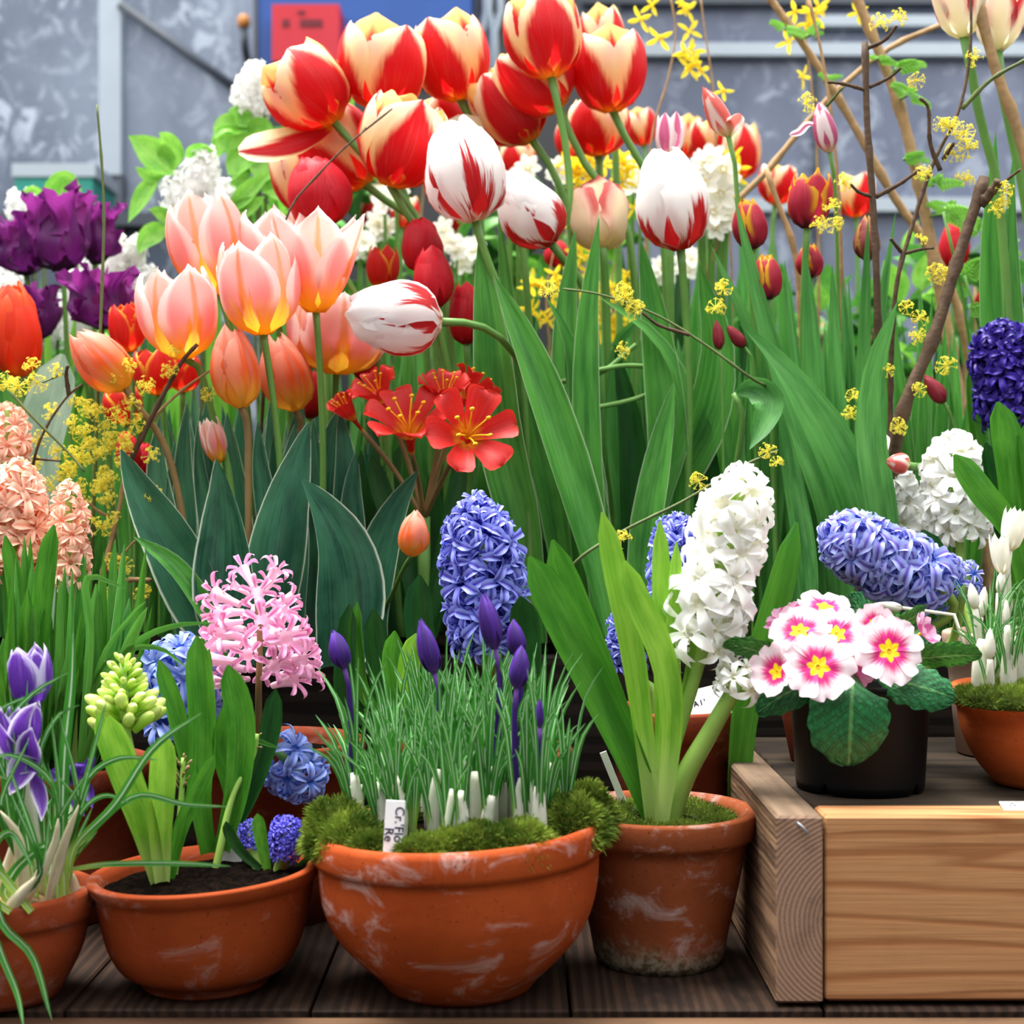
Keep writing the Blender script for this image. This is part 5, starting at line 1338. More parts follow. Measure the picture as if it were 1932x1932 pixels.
# long bowed crocus leaves around the sand pot
lc = root('crocus', 'crocus with long bowed white striped leaves in the sand pot', 'crocus', (P(125, 966, 1.38).x, 1.38, .09))
for p, w, d0, d1 in (([(122, 1700), (118, 1560), (122, 1420), (135, 1288), (138, 1190)], 24, 1.38, 1.36), ([(125, 1640), (180, 1560), (260, 1500), (350, 1517), (432, 1522)], 14, 1.38, 1.33),
                     ([(130, 1660), (140, 1600), (215, 1520), (290, 1410), (380, 1345)], 18, 1.37, 1.31), ([(130, 1640), (200, 1630), (330, 1628), (435, 1634)], 13, 1.36, 1.30),
                     ([(120, 1650), (165, 1470), (225, 1430), (300, 1434)], 14, 1.38, 1.35), ([(120, 1640), (155, 1530), (200, 1500), (250, 1517)], 12, 1.37, 1.34),
                     ([(60, 1720), (-10, 1640), (5, 1740), (60, 1800), (98, 1925)], 20, 1.33, 1.30), ([(20, 1720), (-30, 1690), (0, 1790), (35, 1880), (45, 1940)], 18, 1.32, 1.29),
                     ([(40, 1710), (10, 1690), (30, 1640), (90, 1590), (80, 1600)], 22, 1.35, 1.33), ([(70, 1700), (40, 1520), (30, 1480), (-10, 1460)], 16, 1.37, 1.34),
                     ([(110, 1700), (100, 1480), (40, 1430), (0, 1425), (-20, 1440)], 14, 1.36, 1.32), ([(90, 1700), (70, 1440), (110, 1350), (150, 1330)], 14, 1.38, 1.36),
                     ([(40, 1700), (10, 1380), (60, 1310), (130, 1268)], 14, 1.37, 1.35), ([(40, 1720), (-10, 1600), (20, 1570), (65, 1640)], 16, 1.34, 1.31),
                     ([(30, 1700), (10, 1420), (-10, 1350), (90, 1300)], 12, 1.38, 1.36)):
    leaf(lc, p, w, d0, d1, 'lf_grass', prof='grass', nl=18, nu=4, cup=.25, yaw=.2)
# strap leaves of the back left pots
rs = random.Random(17)
for i in range(15):
    x = -20 + i * 20
    o = root('hyacinth', 'clump of narrow green leaves behind the striped crocuses', 'hyacinth', (P(95 + (x - 110) * .55, 966, 1.69).x, 1.66 + (i % 4) * .03, .15), 'narrow leaved clumps at the left')
    for j in range(4):
        tx = x + rs.uniform(-70, 80); ty = rs.uniform(1010, 1260)
        bx = 95 + (x - 110) * .55
        leaf(o, [(bx, 1462), (bx + (tx - bx) * .4, 1330), (bx + (tx - bx) * .8, 1200 + (ty - 1010) * .4), (tx, ty)], rs.uniform(14, 30), 1.66 + (i % 4) * .03, 1.60 + (i % 4) * .03, rs.choice(['lf_hya', 'lf_blade', 'lf_hya', 'lf_mid']), prof=rs.choice(['strap', 'grass', 'tulip']), yaw=rs.uniform(-.6, .6), cup=.3, nl=10, nu=4)
ar = root('hyacinth', 'thin arching leaves reaching from the left clump to the pink hyacinth', 'hyacinth', (P(180, 966, 1.60).x, 1.68, .15))
for p, w in (([(170, 1460), (190, 1300), (260, 1210), (330, 1180), (405, 1175)], 15), ([(170, 1460), (180, 1290), (230, 1230), (300, 1222), (355, 1262)], 14), ([(160, 1460), (190, 1250), (250, 1160), (275, 1135)], 12),
             ([(150, 1460), (215, 1290), (250, 1200), (278, 1145)], 26), ([(150, 1460), (170, 1200), (165, 1090), (238, 1110)], 18), ([(310, 1400), (330, 1390), (440, 1385), (530, 1412)], 18)):
    leaf(ar, p, w, 1.62, 1.50, 'lf_blade', prof='grass', nl=14, nu=4, yaw=.3)

# white crocuses in the right bowl
rs = random.Random(31)
G = 'white crocuses in the right bowl'
def rb_y(d): return 966 + (CZ - (PZ + .092)) / S(d)
for fb, ft, fw, x, d, lab in (((1890, 1085), (1885, 1005), 34, 1900, 1.55, 'tall white crocus bud beside the top open one'), ((1905, 1040), (1920, 955), 44, 1915, 1.56, 'open white crocus highest at the right edge'),
                              ((1885, 1120), (1888, 1080), 16, 1890, 1.53, 'thin white crocus bud in the middle of the right bowl'), ((1868, 1245), (1868, 1185), 22, 1868, 1.49, 'white crocus bud nearest the black pot'),
                              ((1840, 1150), (1832, 1100), 22, 1855, 1.53, 'white crocus bud leaning towards the lavender hyacinth'), ((1850, 1165), (1858, 1105), 22, 1862, 1.55, 'white crocus bud behind the leaning one'),
                              ((1900, 1180), (1898, 1130), 14, 1900, 1.5, 'tiny white crocus bud at the right')):
    o = crocus_plant(lab, x, rb_y(d), d, 0, 4, 230, 7, G, None, False, 70, rs=rs)
    crocus_flower(o, fb, ft, fw, d - .01, 'crocuswhite', op=.3 if 'open' in lab else 0, prof='cup' if 'open' in lab else 'bud', seed=int(x), stem_to=P(x, rb_y(d), d), sr=.003)
for i in range(8):
    x = 1850 + i * 18; d = 1.50 + (i % 3) * .03
    o = crocus_plant('grassy white crocus clump in the right bowl', x, rb_y(d), d, 0, 6, 240, 7, 'grassy crocuses in the right bowl', None, True, 70, rs=rs, lean=20)
for i, (x, d, r_, z_) in enumerate(((1830, 1.50, .018, .012), (1868, 1.475, .022, .014), (1920, 1.468, .024, .016), (1880, 1.52, .026, .016), (1950, 1.50, .03, .018))):
    c = P(x, 966, d); moss(POT_R, (c.x, d, PZ + .086), r_, r_, z_, 1100, 40 + i, .007)
for i, (x, d, r_, z_) in enumerate(((1160, 1.50, .022, .012), (1185, 1.545, .024, .014), (1330, 1.53, .026, .012), (1290, 1.57, .03, .012), (1360, 1.50, .018, .008), (1215, 1.47, .02, .008), (1290, 1.47, .022, .008), (1140, 1.49, .016, .014))):
    c = P(x, 966, d); moss(POT_OLD, (c.x, d, .133), r_, r_, z_, 900, 60 + i, .007)
o = root('crocus', 'fallen white crocus lying behind the primrose flowers', 'crocus', P(1700, 1148, 1.58))
crocus_flower(o, (1705, 1148), (1648, 1139), 20, 1.58, 'crocuswhite', seed=4)
part('stem', tube([P(1702, 1147, 1.58), P(1740, 1152, 1.58), P(1800, 1160, 1.57), P(1830, 1250, 1.56)], .0022, 6), M['sheath'], o)

# ---------------------------------------------------------------- primrose in the black pot
pr = root('primrose', 'pink and white primrose with yellow eyes in the black pot', 'primrose', (NP_C.x, NP_C.y, PZ + .092))
def prim_mat():
    t = NT('primrose_petal'); tc, u, v = t.uv()
    a = t.math('ABSOLUTE', t.math('MULTIPLY_ADD', u, 2.0, -1.0)); w = t.rnd(20.0)
    nz = t.noise(t.comb(t.math('MULTIPLY', u, 14.0), t.math('MULTIPLY', v, 1.4)), 1.0, 3, .6, 0.0, w)
    f = t.math('MULTIPLY_ADD', t.math('SUBTRACT', nz, .5), .45, t.math('MULTIPLY_ADD', a, .10, v))
    col = t.mix(t.sstep(f, .38, .72), lin('D8287C'), lin('FCEAF0'))
    col = t.mix(t.math('MULTIPLY', t.sstep(v, .8, 1.0), .35), col, lin('F2B4D0'))
    star = t.math('MULTIPLY_ADD', a, .18, v)
    col = t.mix(t.sstep(star, .27, .31), lin('F8D418'), col)
    return t.out(col, .5, .3, .25)
M['primrose'] = prim_mat()
M['primpink'] = petal_mat('pink_primrose_petal', 'EFA0C8', 'D85A9C', 'F0D020', b0=.1, b1=.25, top='F4C0DC')
def primrose(c, face, rad, d, n=6, mat='primrose', cup=.0, seed=0):
    rs = random.Random(seed)
    C = P(c[0], c[1], d); R = rad * S(d)
    Mx = frame(C, face, rs.uniform(0, 6))
    eye = part('flower', xf(lathe([(0, -R * .25), (R * .07, -R * .2), (R * .09, .0), (R * .06, R * .02), (R * .045, -R * .02), (R * .02, -R * .02), (.0, R * .0)], 10, (0, 0, 0)), Mx), M['stamen'], pr)
    for k in range(n):
        ph = k * 2 * math.pi / n + rs.uniform(-.07, .07); rl = rs.uniform(.94, 1.05); tl = rs.uniform(-.12, .12); zo_ = .03 * (k % 2)
        def pf(u, v, ph=ph, rl=rl, tl=tl, zo_=zo_):
            s = u * 2 - 1
            hw = R * (.56 if n == 5 else .475) * interp([(0, .10), (.25, .38), (.5, .75), (.72, .98), (.88, .96), (1, .62)], v)
            notch = .16 * math.exp(-(s / .28) ** 2) * max(0, v - .7) / .3
            r = R * rl * (.05 + .95 * v) * (1 - notch) - R * .10 * s * s * v
            z = R * (.10 * v + .10 * s * s * v + cup * v * v - .12 * v ** 3 + tl * s * v * .6 + zo_ * v + .04 * math.sin(s * 5 + ph) * v)
            t = s * hw
            return Vector((r * math.cos(ph) - t * math.sin(ph), r * math.sin(ph) + t * math.cos(ph), z))
        part('petal', xf(grid(pf, 10, 9), Mx), M[mat], eye)
    e = Mx @ Vector((0, 0, -R * .25))
    q = [e, e.lerp(Vector((NP_C.x, NP_C.y, PZ + .13)), .5) + Vector((0, .004, .004)), Vector((NP_C.x, NP_C.y, PZ + .092))]
    part('flower_stalk', tube([Vector(p) for p in spline([tuple(p) for p in q], 8)], .0016, 6), M['stem_lite'], pr)
primrose((1543, 1258), (.0, -.92, .38), 72, 1.415, 6, seed=1)
primrose((1677, 1228), (.15, -.92, .32), 72, 1.43, 6, seed=2)
primrose((1508, 1192), (-.2, -.72, .65), 62, 1.45, 6, seed=3)
primrose((1578, 1196), (.1, -.75, .6), 62, 1.455, 6, seed=4)
primrose((1556, 1146), (.1, -.5, .85), 54, 1.49, 5, seed=5)
primrose((1650, 1180), (-.1, -.85, .4), 40, 1.47, 5, seed=6, cup=.35)
primrose((1466, 1268), (-.75, -.6, .2), 54, 1.44, 5, 'primrose', .3, 7)
primrose((1485, 1172), (-.6, -.2, .8), 44, 1.48, 5, 'primpink', .3, 8)
primrose((1738, 1195), (.7, -.4, .5), 36, 1.48, 5, 'primpink', .5, 9)
primrose((1612, 1255), (.2, -.6, -.2), 34, 1.45, 5, 'primpink', .8, 10)
def wrinkle_mat(name, c1, c2, vein):
    t = NT(name); tc, u, v = t.uv()
    a = t.math('ABSOLUTE', t.math('MULTIPLY_ADD', u, 2.0, -1.0))
    ph = t.math('SUBTRACT', t.math('MULTIPLY', v, 9.0), t.math('MULTIPLY', a, 2.6))
    pp = t.math('PINGPONG', ph, .5)
    mid = t.sstep(a, .07, .02)
    side = t.math('MULTIPLY', t.sstep(pp, .06, .015), t.sstep(a, 1.0, .5))
    vz = t.n('TexVoronoi', {'Vector': t.comb(t.math('MULTIPLY', u, 14.0), t.math('MULTIPLY', v, 16.0)), 'Scale': 1.0}, feature='DISTANCE_TO_EDGE').outputs['Distance']
    col = t.mix(t.math('MULTIPLY_ADD', t.sstep(vz, .0, .35), .5, t.math('MULTIPLY', t.sstep(pp, .0, .4), .5)), lin(c1), lin(c2))  # shade in the creases between bulging cells is painted into the colour
    col = t.mix(t.math('MULTIPLY', t.math('MAXIMUM', mid, t.math('MULTIPLY', side, .5)), .55), col, lin(vein))
    h = t.math('MULTIPLY_ADD', t.sstep(vz, .0, .35), .6, t.math('MULTIPLY', pp, 1.2))
    return t.out(col, .38, .45, .15, t.bump(h, .35, .0015))
M['lf_prim'] = wrinkle_mat('crinkled_primrose_leaf', '16552A', '2E8448', '7CB464')
M['lf_prim2'] = wrinkle_mat('light_crinkled_primrose_leaf', '2C7024', '529C3C', 'A4CC80')
def prim_leaf(pts, w, d0, d1, mat='lf_prim', yaw=0.0, droop=0):
    cs3 = []
    n = len(pts)
    V, Fc, U = leafvf(pts, w, d0, d1, yaw=yaw, cup=-.10, prof='pleaf', nl=26, nu=18)
    V2 = []
    for (p, (u, v)) in zip(V, U):
        a = abs(u * 2 - 1)
        ph = (v * 9 - a * 2.6) % 1.0
        h = abs(math.sin(math.pi * ph)) * .0030 * (1 - a * .4) + .0008 * math.sin(u * 43) * math.sin(v * 51)
        jit = .0012 * math.sin(v * 130) if a > .99 else 0
        V2.append(p + Vector((jit, -h, jit)))
    part('leaf', (V2, Fc, U), M[mat], pr)
PROF['pleaf'] = [(0, .16), (.05, .34), (.15, .62), (.35, .92), (.55, 1.0), (.75, .92), (.88, .70), (.96, .42), (1, .12)]
prim_leaf([(1607, 1268, 1.45), (1606, 1300, 1.425), (1603, 1370, 1.42), (1600, 1444, 1.43)], 160, 1.43, 1.43)
prim_leaf([(1660, 1270, 1.47), (1700, 1285, 1.44), (1750, 1300, 1.43), (1802, 1318, 1.43)], 88, 1.45, 1.43, yaw=-.3)
prim_leaf([(1690, 1240, 1.48), (1740, 1240, 1.47), (1800, 1236, 1.46), (1852, 1236, 1.46)], 60, 1.46, 1.46, 'lf_prim2', yaw=.5)
prim_leaf([(1500, 1260, 1.49), (1460, 1240, 1.48), (1410, 1222, 1.47), (1364, 1214, 1.47)], 50, 1.48, 1.47, 'lf_prim2', yaw=-.5)
prim_leaf([(1640, 1200, 1.50), (1680, 1185, 1.50), (1720, 1165, 1.50), (1745, 1142, 1.50)], 40, 1.50, 1.50, 'lf_prim2', yaw=.5)
prim_leaf([(1560, 1270, 1.48), (1520, 1290, 1.45), (1470, 1315, 1.45), (1428, 1345, 1.46)], 70, 1.47, 1.46, yaw=.3)
prim_leaf([(1600, 1220, 1.53), (1610, 1180, 1.54), (1620, 1150, 1.55), (1600, 1120, 1.55)], 64, 1.54, 1.55, yaw=.2)
prim_leaf([(1720, 1250, 1.5), (1740, 1220, 1.52), (1770, 1190, 1.53)], 60, 1.52, 1.53, yaw=.2)
# ---------------------------------------------------------------- dogwood twigs with yellow umbels
def umbel_vf(seed, n=24):
    rs = random.Random(seed); parts = []
    for i in range(n):
        z = rs.uniform(-.35, 1); a = rs.uniform(0, 6.2832); s = math.sqrt(max(0, 1 - z * z))
        dr = Vector((s * math.cos(a), s * math.sin(a), z)); L = rs.uniform(.7, 1.0)
        parts.append(tube([dr * .06, dr * L * .8], .022, 4, False)[:2])
        for k in range(4):
            pa = k * math.pi / 2 + rs.uniform(-.2, .2)
            e1 = dr.cross(Vector((.3, .5, .8))).normalized(); e2 = dr.cross(e1)
            o = e1 * math.cos(pa) + e2 * math.sin(pa); q = e2 * math.cos(pa) - e1 * math.sin(pa)
            c = dr * L * .8
            parts.append(([c, c + o * .10 + q * .05 + dr * .03, c + o * .19 - dr * .02, c + o * .10 - q * .05 + dr * .03], [(0, 1, 2, 3)]))
        c = dr * L * .84
        parts.append(xf(lathe([(0, -.05), (.055, 0), (0, .06)], 5, (0, 0, 0)), frame(c, dr))[:2])
    parts.append(lathe([(0, -.14), (.09, -.06), (.12, .03), (.05, .1), (0, .12)], 7, (0, 0, 0))[:2])
    return join(*parts)
UMB = []
for s_ in (1, 2, 3):
    v_ = umbel_vf(s_); UMB.append(mesh('flower_cluster', v_[0], v_[1], M['cornus'], None, False))
rsT = random.Random(99)
def twig(label, pts, d, r, d1=None, mat='twig', side=(), umb=(), cat='branch', group=None, foot=None, nodes=True, name='dogwood_branch', rad_px=25, ends=.35):
    """pts: pixel points from the foot up; side: lists of pixel points; umb: (px,py[,radius px])"""
    d1 = d if d1 is None else d1
    n = len(pts)
    p3 = [P(p[0], p[1], (p[2] if len(p) > 2 else d + (d1 - d) * i / (n - 1))) for i, p in enumerate(pts)]
    if foot is not None:
        p3 = [Vector(((foot[0] - 966) / F * foot[1], foot[1], BEDZ - .01))] + p3
    o = root(name, label, cat, p3[0], group)
    q = [Vector(a) for a in spline([tuple(a) for a in p3], 8 * len(p3))]
    m = len(q)
    rr = r * .5 * S(d)
    rad = [rr * (1 - (1 - ends) * i / (m - 1)) * (1.3 if nodes and i % 6 == 3 else 1 + .05 * math.sin(i * 2.7)) for i in range(m)]
    part('stem', tube(q, rad, 8), M[mat], o)
    for s in side:
        sm = s.get('mat', mat); sp = s['p']; sd = s.get('d', d)
        k = len(sp)
        qq = [Vector(a) for a in spline([tuple(P(a[0], a[1], (a[2] if len(a) > 2 else sd + s.get('dd', -.02) * i / max(1, k - 1)))) for i, a in enumerate(sp)], 5 * k)]
        r2 = s.get('r', r * .5) * .66 * S(d)
        part('twig', tube(qq, [r2 * (1.25 if i % 5 == 4 else 1) * (1 - .4 * i / len(qq)) for i in range(len(qq))], 6), M[sm], o)
    for u in umb:
        R = (u[2] if len(u) > 2 else rad_px) * S(d)
        c = P(u[0], u[1], d - .012 + rsT.uniform(-.01, .01))
        inst('flower_cluster', rsT.choice(UMB), o, frame(c, (rsT.uniform(-.5, .5), -.8, rsT.uniform(0, .9)), rsT.uniform(0, 6), R))
    return o
# left
twig('thin upright dark twig at the left rising above the tulips', [(175, 1000), (182, 800), (192, 560), (196, 400), (192, 310), (183, 198)], 1.90, 9, mat='twig_green', foot=(170, 2.0), ends=.5)
twig('curved dark dogwood twig beside the peach hyacinth', [(65, 865), (88, 805), (130, 745), (155, 725)], 1.86, 11, foot=(40, 2.0),
     side=[dict(p=[(130, 745), (125, 705), (128, 690)], r=7), dict(p=[(118, 705), (80, 722)], r=4, mat='twig_green'), dict(p=[(20, 740), (60, 785), (130, 855), (160, 890)], r=5, mat='twig_green'), dict(p=[(68, 866), (115, 870)], r=4)],
     umb=((70, 722, 26), (15, 722, 28), (145, 760, 20), (105, 700, 20), (35, 835, 24)))
twig('forked brown dogwood branch between the orange tulip and the leaves', [(190, 1100), (225, 960), (240, 880), (290, 790), (345, 735), (395, 700)], 1.88, 13, mat='twig_tan', foot=(180, 2.0),
     side=[dict(p=[(245, 870), (300, 760), (345, 680), (372, 650)], r=9, mat='twig'), dict(p=[(205, 975), (180, 960), (150, 930)], r=5), dict(p=[(190, 1120), (240, 1095), (285, 1095)], r=10, mat='twig_tan'), dict(p=[(200, 1080), (255, 1020)], r=5)],
     umb=[(160, 820, 30), (190, 860, 28), (140, 860, 28), (125, 890, 28), (220, 790, 30), (255, 800, 28), (275, 730, 26), (250, 760, 24), (285, 860, 24), (150, 920, 26), (190, 995, 28), (215, 1060, 24), (270, 1120, 24), (205, 1125, 22),
          (165, 770, 26), (110, 850, 24), (320, 700, 24), (330, 660, 22), (240, 830, 24), (185, 920, 22), (140, 800, 24), (205, 900, 24), (155, 975, 22), (395, 745, 22), (170, 845, 26), (60, 690, 22), (230, 870, 22), (95, 915, 22), (245, 690, 20)] + [(rsT.gauss(180, 62), rsT.gauss(850, 75), rsT.uniform(18, 28)) for _ in range(26)])
twig('thin twig crossing the red and yellow tulips', [(540, 412), (600, 330), (660, 270), (740, 205)], 1.98, 8, mat='twig', side=[dict(p=[(690, 242), (678, 255)], r=4)], foot=(470, 2.05), ends=.4)
# centre right
twig('green twig with yellow umbels crossing the central leaves', [(1500, 800, 2.04), (1480, 745, 1.98), (1420, 715), (1330, 650), (1240, 595), (1130, 555), (1062, 545)], 1.86, 9, mat='twig_green', foot=(1508, 2.06), ends=.4,
     side=[dict(p=[(1300, 632), (1240, 612), (1212, 590)], r=6, mat='twig')], umb=((1035, 548, 26), (1180, 560, 28), (1200, 585, 26), (1175, 660, 20), (1365, 545, 24), (1350, 580, 26), (1175, 548, 22)))
twig('thin green twig slanting up behind the white hyacinth', [(1085, 1062), (1170, 1005), (1290, 945), (1400, 880), (1468, 850)], 1.78, 8, mat='twig_green', foot=(1050, 1.99), umb=((1172, 1018, 26), (1448, 850, 22), (1465, 872, 18), (1318, 908, 24)), ends=.6)
twig('straight dark stem with short side twigs on the right', [(1655, 560), (1648, 400), (1636, 230), (1632, 80)], 1.92, 16, foot=(1665, 2.0), ends=.75,
     side=[dict(p=[(1634, 170), (1590, 158), (1562, 155)], r=6), dict(p=[(1640, 165), (1680, 145), (1700, 128)], r=6), dict(p=[(1634, 92), (1670, 75), (1692, 48)], r=7), dict(p=[(1648, 372), (1620, 362), (1605, 348)], r=6),
           dict(p=[(1652, 372), (1700, 345), (1735, 320)], r=8), dict(p=[(1560, 200), (1590, 165)], r=5, mat='twig_green')],
     umb=((1658, 45, 26), (1695, 35, 24), (1728, 152, 22), (1520, 195, 26), (1590, 345, 24), (1740, 330, 22), (1545, 425, 24), (1575, 425, 24), (1570, 390, 22)))
twig('forked dark branch with many yellow umbels at the upper right', [(1690, 550), (1720, 430), (1760, 310), (1810, 205), (1830, 100), (1832, -20)], 1.88, 14, foot=(1680, 2.0), ends=.35,
     side=[dict(p=[(1815, 205), (1870, 150), (1940, 110)], r=8, mat='twig_green'), dict(p=[(1700, 480), (1740, 470), (1762, 468)], r=6), dict(p=[(1774, 322), (1755, 270), (1750, 200), (1735, 185)], r=7), dict(p=[(1780, 300), (1800, 270)], r=7), dict(p=[(1700, 475), (1680, 450)], r=6)],
     umb=((1790, 240, 28), (1820, 250, 28), (1825, 280, 28), (1800, 290, 26), (1838, 110, 24), (1775, 235, 20), (1745, 325, 20), (1765, 515, 26), (1780, 520, 24), (1738, 450, 18), (1820, 340, 24)))
twig('thick dark stick cut off at its top on the right', [(1700, 790), (1760, 640), (1810, 480), (1858, 335)], 1.85, 30, foot=(1660, 2.0), ends=.7,
     side=[dict(p=[(1850, 385), (1868, 365), (1885, 340)], r=18), dict(p=[(1880, 355), (1905, 335), (1925, 320)], r=6)],
     umb=((1895, 360, 24), (1880, 395, 24), (1890, 385, 22), (1785, 690, 26), (1735, 735, 20), (1730, 635, 24), (1695, 805, 24), (1735, 600, 22), (1710, 580, 20), (1610, 750, 22), (1605, 780, 22), (1675, 700, 20)))
# tan branches behind
BR1 = twig('tan branch slanting down from the top across the right', [(1850, 1000), (1790, 640), (1730, 330), (1690, 180), (1610, -20)], 2.3, 27, mat='twig_tan', foot=(1860, 2.35), ends=.7, name='branch')
BR2 = twig('long tan branch running from the upper left to the lower right', [(1800, 560), (1680, 360), (1590, 200), (1520, 90), (1440, -20)], 2.35, 20, mat='twig_tan', foot=(1880, 2.4), ends=.7, name='branch')
twig('tan branch in the upper right corner', [(1960, 420), (1915, 230), (1885, 150), (1840, -10)], 1.93, 27, mat='twig_tan', foot=(2000, 2.0), ends=.75, name='branch')
twig('tan branch crossing from lower left to upper right', [(1360, 430), (1450, 320), (1560, 190), (1680, 90), (1780, 45)], 2.45, 16, mat='twig_tan', foot=(1300, 2.5), ends=.6, name='branch')
twig('short cut tan stick left of the tall fringed tulip', [(1500, 480), (1470, 390), (1445, 318)], 2.1, 13, mat='twig_tan', foot=(1520, 2.1), ends=.8, name='branch')
twig('thin brown upright twig left of the dark stem', [(1585, 420), (1572, 250), (1550, 100), (1524, -10)], 2.05, 9, mat='twig_tan', foot=(1595, 2.1), ends=.6, name='branch')
# ---------------------------------------------------------------- forsythia
def fors_vf(seed):
    rs = random.Random(seed); ps = []
    for k in range(4):
        a = k * math.pi / 2 + rs.uniform(-.2, .2)
        def pf(u, v, a=a):
            s = u * 2 - 1; hw = .17 * interp([(0, .5), (.4, 1), (.75, .85), (1, .2)], v)
            r = .08 + .92 * v; z = .35 * v - .25 * v * v + .1 * s * s
            return (r * math.cos(a) - s * hw * math.sin(a), r * math.sin(a) + s * hw * math.cos(a), z)
        ps.append(grid(pf, 3, 5))
    ps.append(lathe([(.03, -.3), (.08, -.1), (.1, .03)], 6, (0, 0, 0)))
    return join(*ps)
FOR = []
for s_ in (1, 2, 3):
    v_ = fors_vf(s_); FOR.append(mesh('flower', v_[0], v_[1], M['forsythia'], v_[2]))
def forsythia(label, pts, d, flowers, foot, side=()):
    o = twig(label, pts, d, 8, mat='twig_tan', foot=foot, name='forsythia_branch', side=side)
    for f in flowers:
        inst('flower', rsT.choice(FOR), o, frame(P(f[0], f[1], d - .015), (rsT.uniform(-.8, .8), -.7, rsT.uniform(-.9, .3)), rsT.uniform(0, 6), (f[2] if len(f) > 2 else 24) * S(d)))
    return o
forsythia('forsythia branch right of the red tulip row', [(1230, 260), (1260, 150), (1275, 60), (1262, -20)], 2.5, ((1245, 70, 30), (1210, 35, 28), (1300, 60, 26), (1295, 20, 26), (1230, 10, 24), (1290, 95, 24)), (1220, 2.55))
forsythia('forsythia branch beside the coral bud', [(1350, 250), (1345, 160), (1330, 60), (1320, -20)], 2.5, ((1305, 100, 28), (1300, 130, 28), (1320, 135, 28), (1365, 170, 22), (1310, 115, 24), (1285, 10, 24)), (1360, 2.55))
forsythia('forsythia branch between the tan branches', [(1540, 260), (1530, 150), (1520, 60), (1525, -20)], 2.5, ((1490, 80, 28), (1512, 145, 24), (1535, 30, 30), (1500, 20, 26), (1545, 15, 24), (1525, 45, 24), (1620, 25, 22)), (1545, 2.55))
rs = random.Random(55)
for i, (x0, x1, y0, y1) in enumerate(((1060, 1130, 270, 420), (1130, 1200, 280, 420), (1000, 1080, 480, 620), (1080, 1150, 470, 600), (1120, 1190, 500, 660), (1360, 1400, 280, 420))):
    forsythia(('forsythia blossoms behind the thick tulip stems', 'forsythia blossoms below the shaded red tulip', 'forsythia blossoms left of the tallest leaf blade', 'forsythia blossoms between two tall leaf blades',
               'forsythia blossoms behind the green twig', 'forsythia blossoms beside the white narcissus')[i],
              [((x0 + x1) / 2, y1 + 80), ((x0 + x1) / 2 - 8, (y0 + y1) / 2), ((x0 + x1) / 2 + 10, y0 - 30)], 2.5, [(rs.uniform(x0, x1), rs.uniform(y0, y1), rs.uniform(18, 28)) for _ in range(16)], ((x0 + x1) / 2, 2.55))
# ---------------------------------------------------------------- white narcissus behind
def narc_vf(seed):
    rs = random.Random(seed); ps = []
    for k in range(6):
        a = k * math.pi / 3
        def pf(u, v, a=a):
            s = u * 2 - 1; hw = .33 * interp([(0, .4), (.4, 1), (.75, .85), (1, .15)], v)
            r = .1 + .9 * v; return (r * math.cos(a) - s * hw * math.sin(a), r * math.sin(a) + s * hw * math.cos(a), .1 * v + .08 * s * s + (.03 if k % 2 else 0))
        ps.append(grid(pf, 4, 5))
    ps.append(lathe([(.02, -.35), (.06, -.1), (.16, .0), (.22, .2), (.24, .28)], 10, (0, 0, 0)))
    return join(*ps)
v_ = narc_vf(1); NAR = mesh('flower', v_[0], v_[1], M['narcissus'], v_[2])
def narcissus(label, x, y, d, flowers, group=None):
    by = P(x, 966, d)
    o = root('narcissus', label, 'narcissus', (by.x, d, BEDZ), group)
    for f in flowers:
        c = P(f[0], f[1], d - .02)
        inst('flower', NAR, o, frame(c, (rsT.uniform(-.5, .5), -.9, rsT.uniform(-.1, .5)), rsT.uniform(0, 6), f[2] * S(d)))
        part('stem', tube([c + Vector((0, .008, 0)), c + Vector((0, .02, -.03)), Vector((by.x, d, BEDZ))], .003, 6), M['stem'], o)
    return o
narcissus('bunch of white narcissus right of the flamed tulip', 1345, 430, 2.45, ((1340, 300, 34), (1365, 320, 34), (1330, 345, 34), (1360, 365, 36), (1345, 400, 36), (1375, 410, 30), (1320, 385, 30), (1350, 430, 28), (1325, 310, 30), (1372, 345, 30)))
narcissus('white narcissus above the small pink striped tulip', 1200, 330, 2.6, ((1185, 320, 30), (1210, 335, 30), (1195, 350, 28)))
for i, (x, y, l) in enumerate(((975, 325, 'white narcissus behind the upright flamed tulip'), (735, 360, 'white narcissus below the crossed red tulip'), (715, 430, 'white narcissus left of the bright red pair'), (850, 450, 'white narcissus beneath the upright flamed tulip'),
                               (1050, 330, 'pale narcissus behind the red tulip stems'), (1240, 500, 'pale narcissus between green blades'), (880, 480, 'white narcissus near the flamed tulip stem'), (1310, 500, 'white narcissus behind the bold flamed tulip'), (690, 470, 'white narcissus behind the pink tulips'))):
    narcissus(l, x, y, 2.62 + .03 * i, [(x + rs.uniform(-22, 22), y + rs.uniform(-22, 22), rs.uniform(20, 28)) for _ in range(4)])
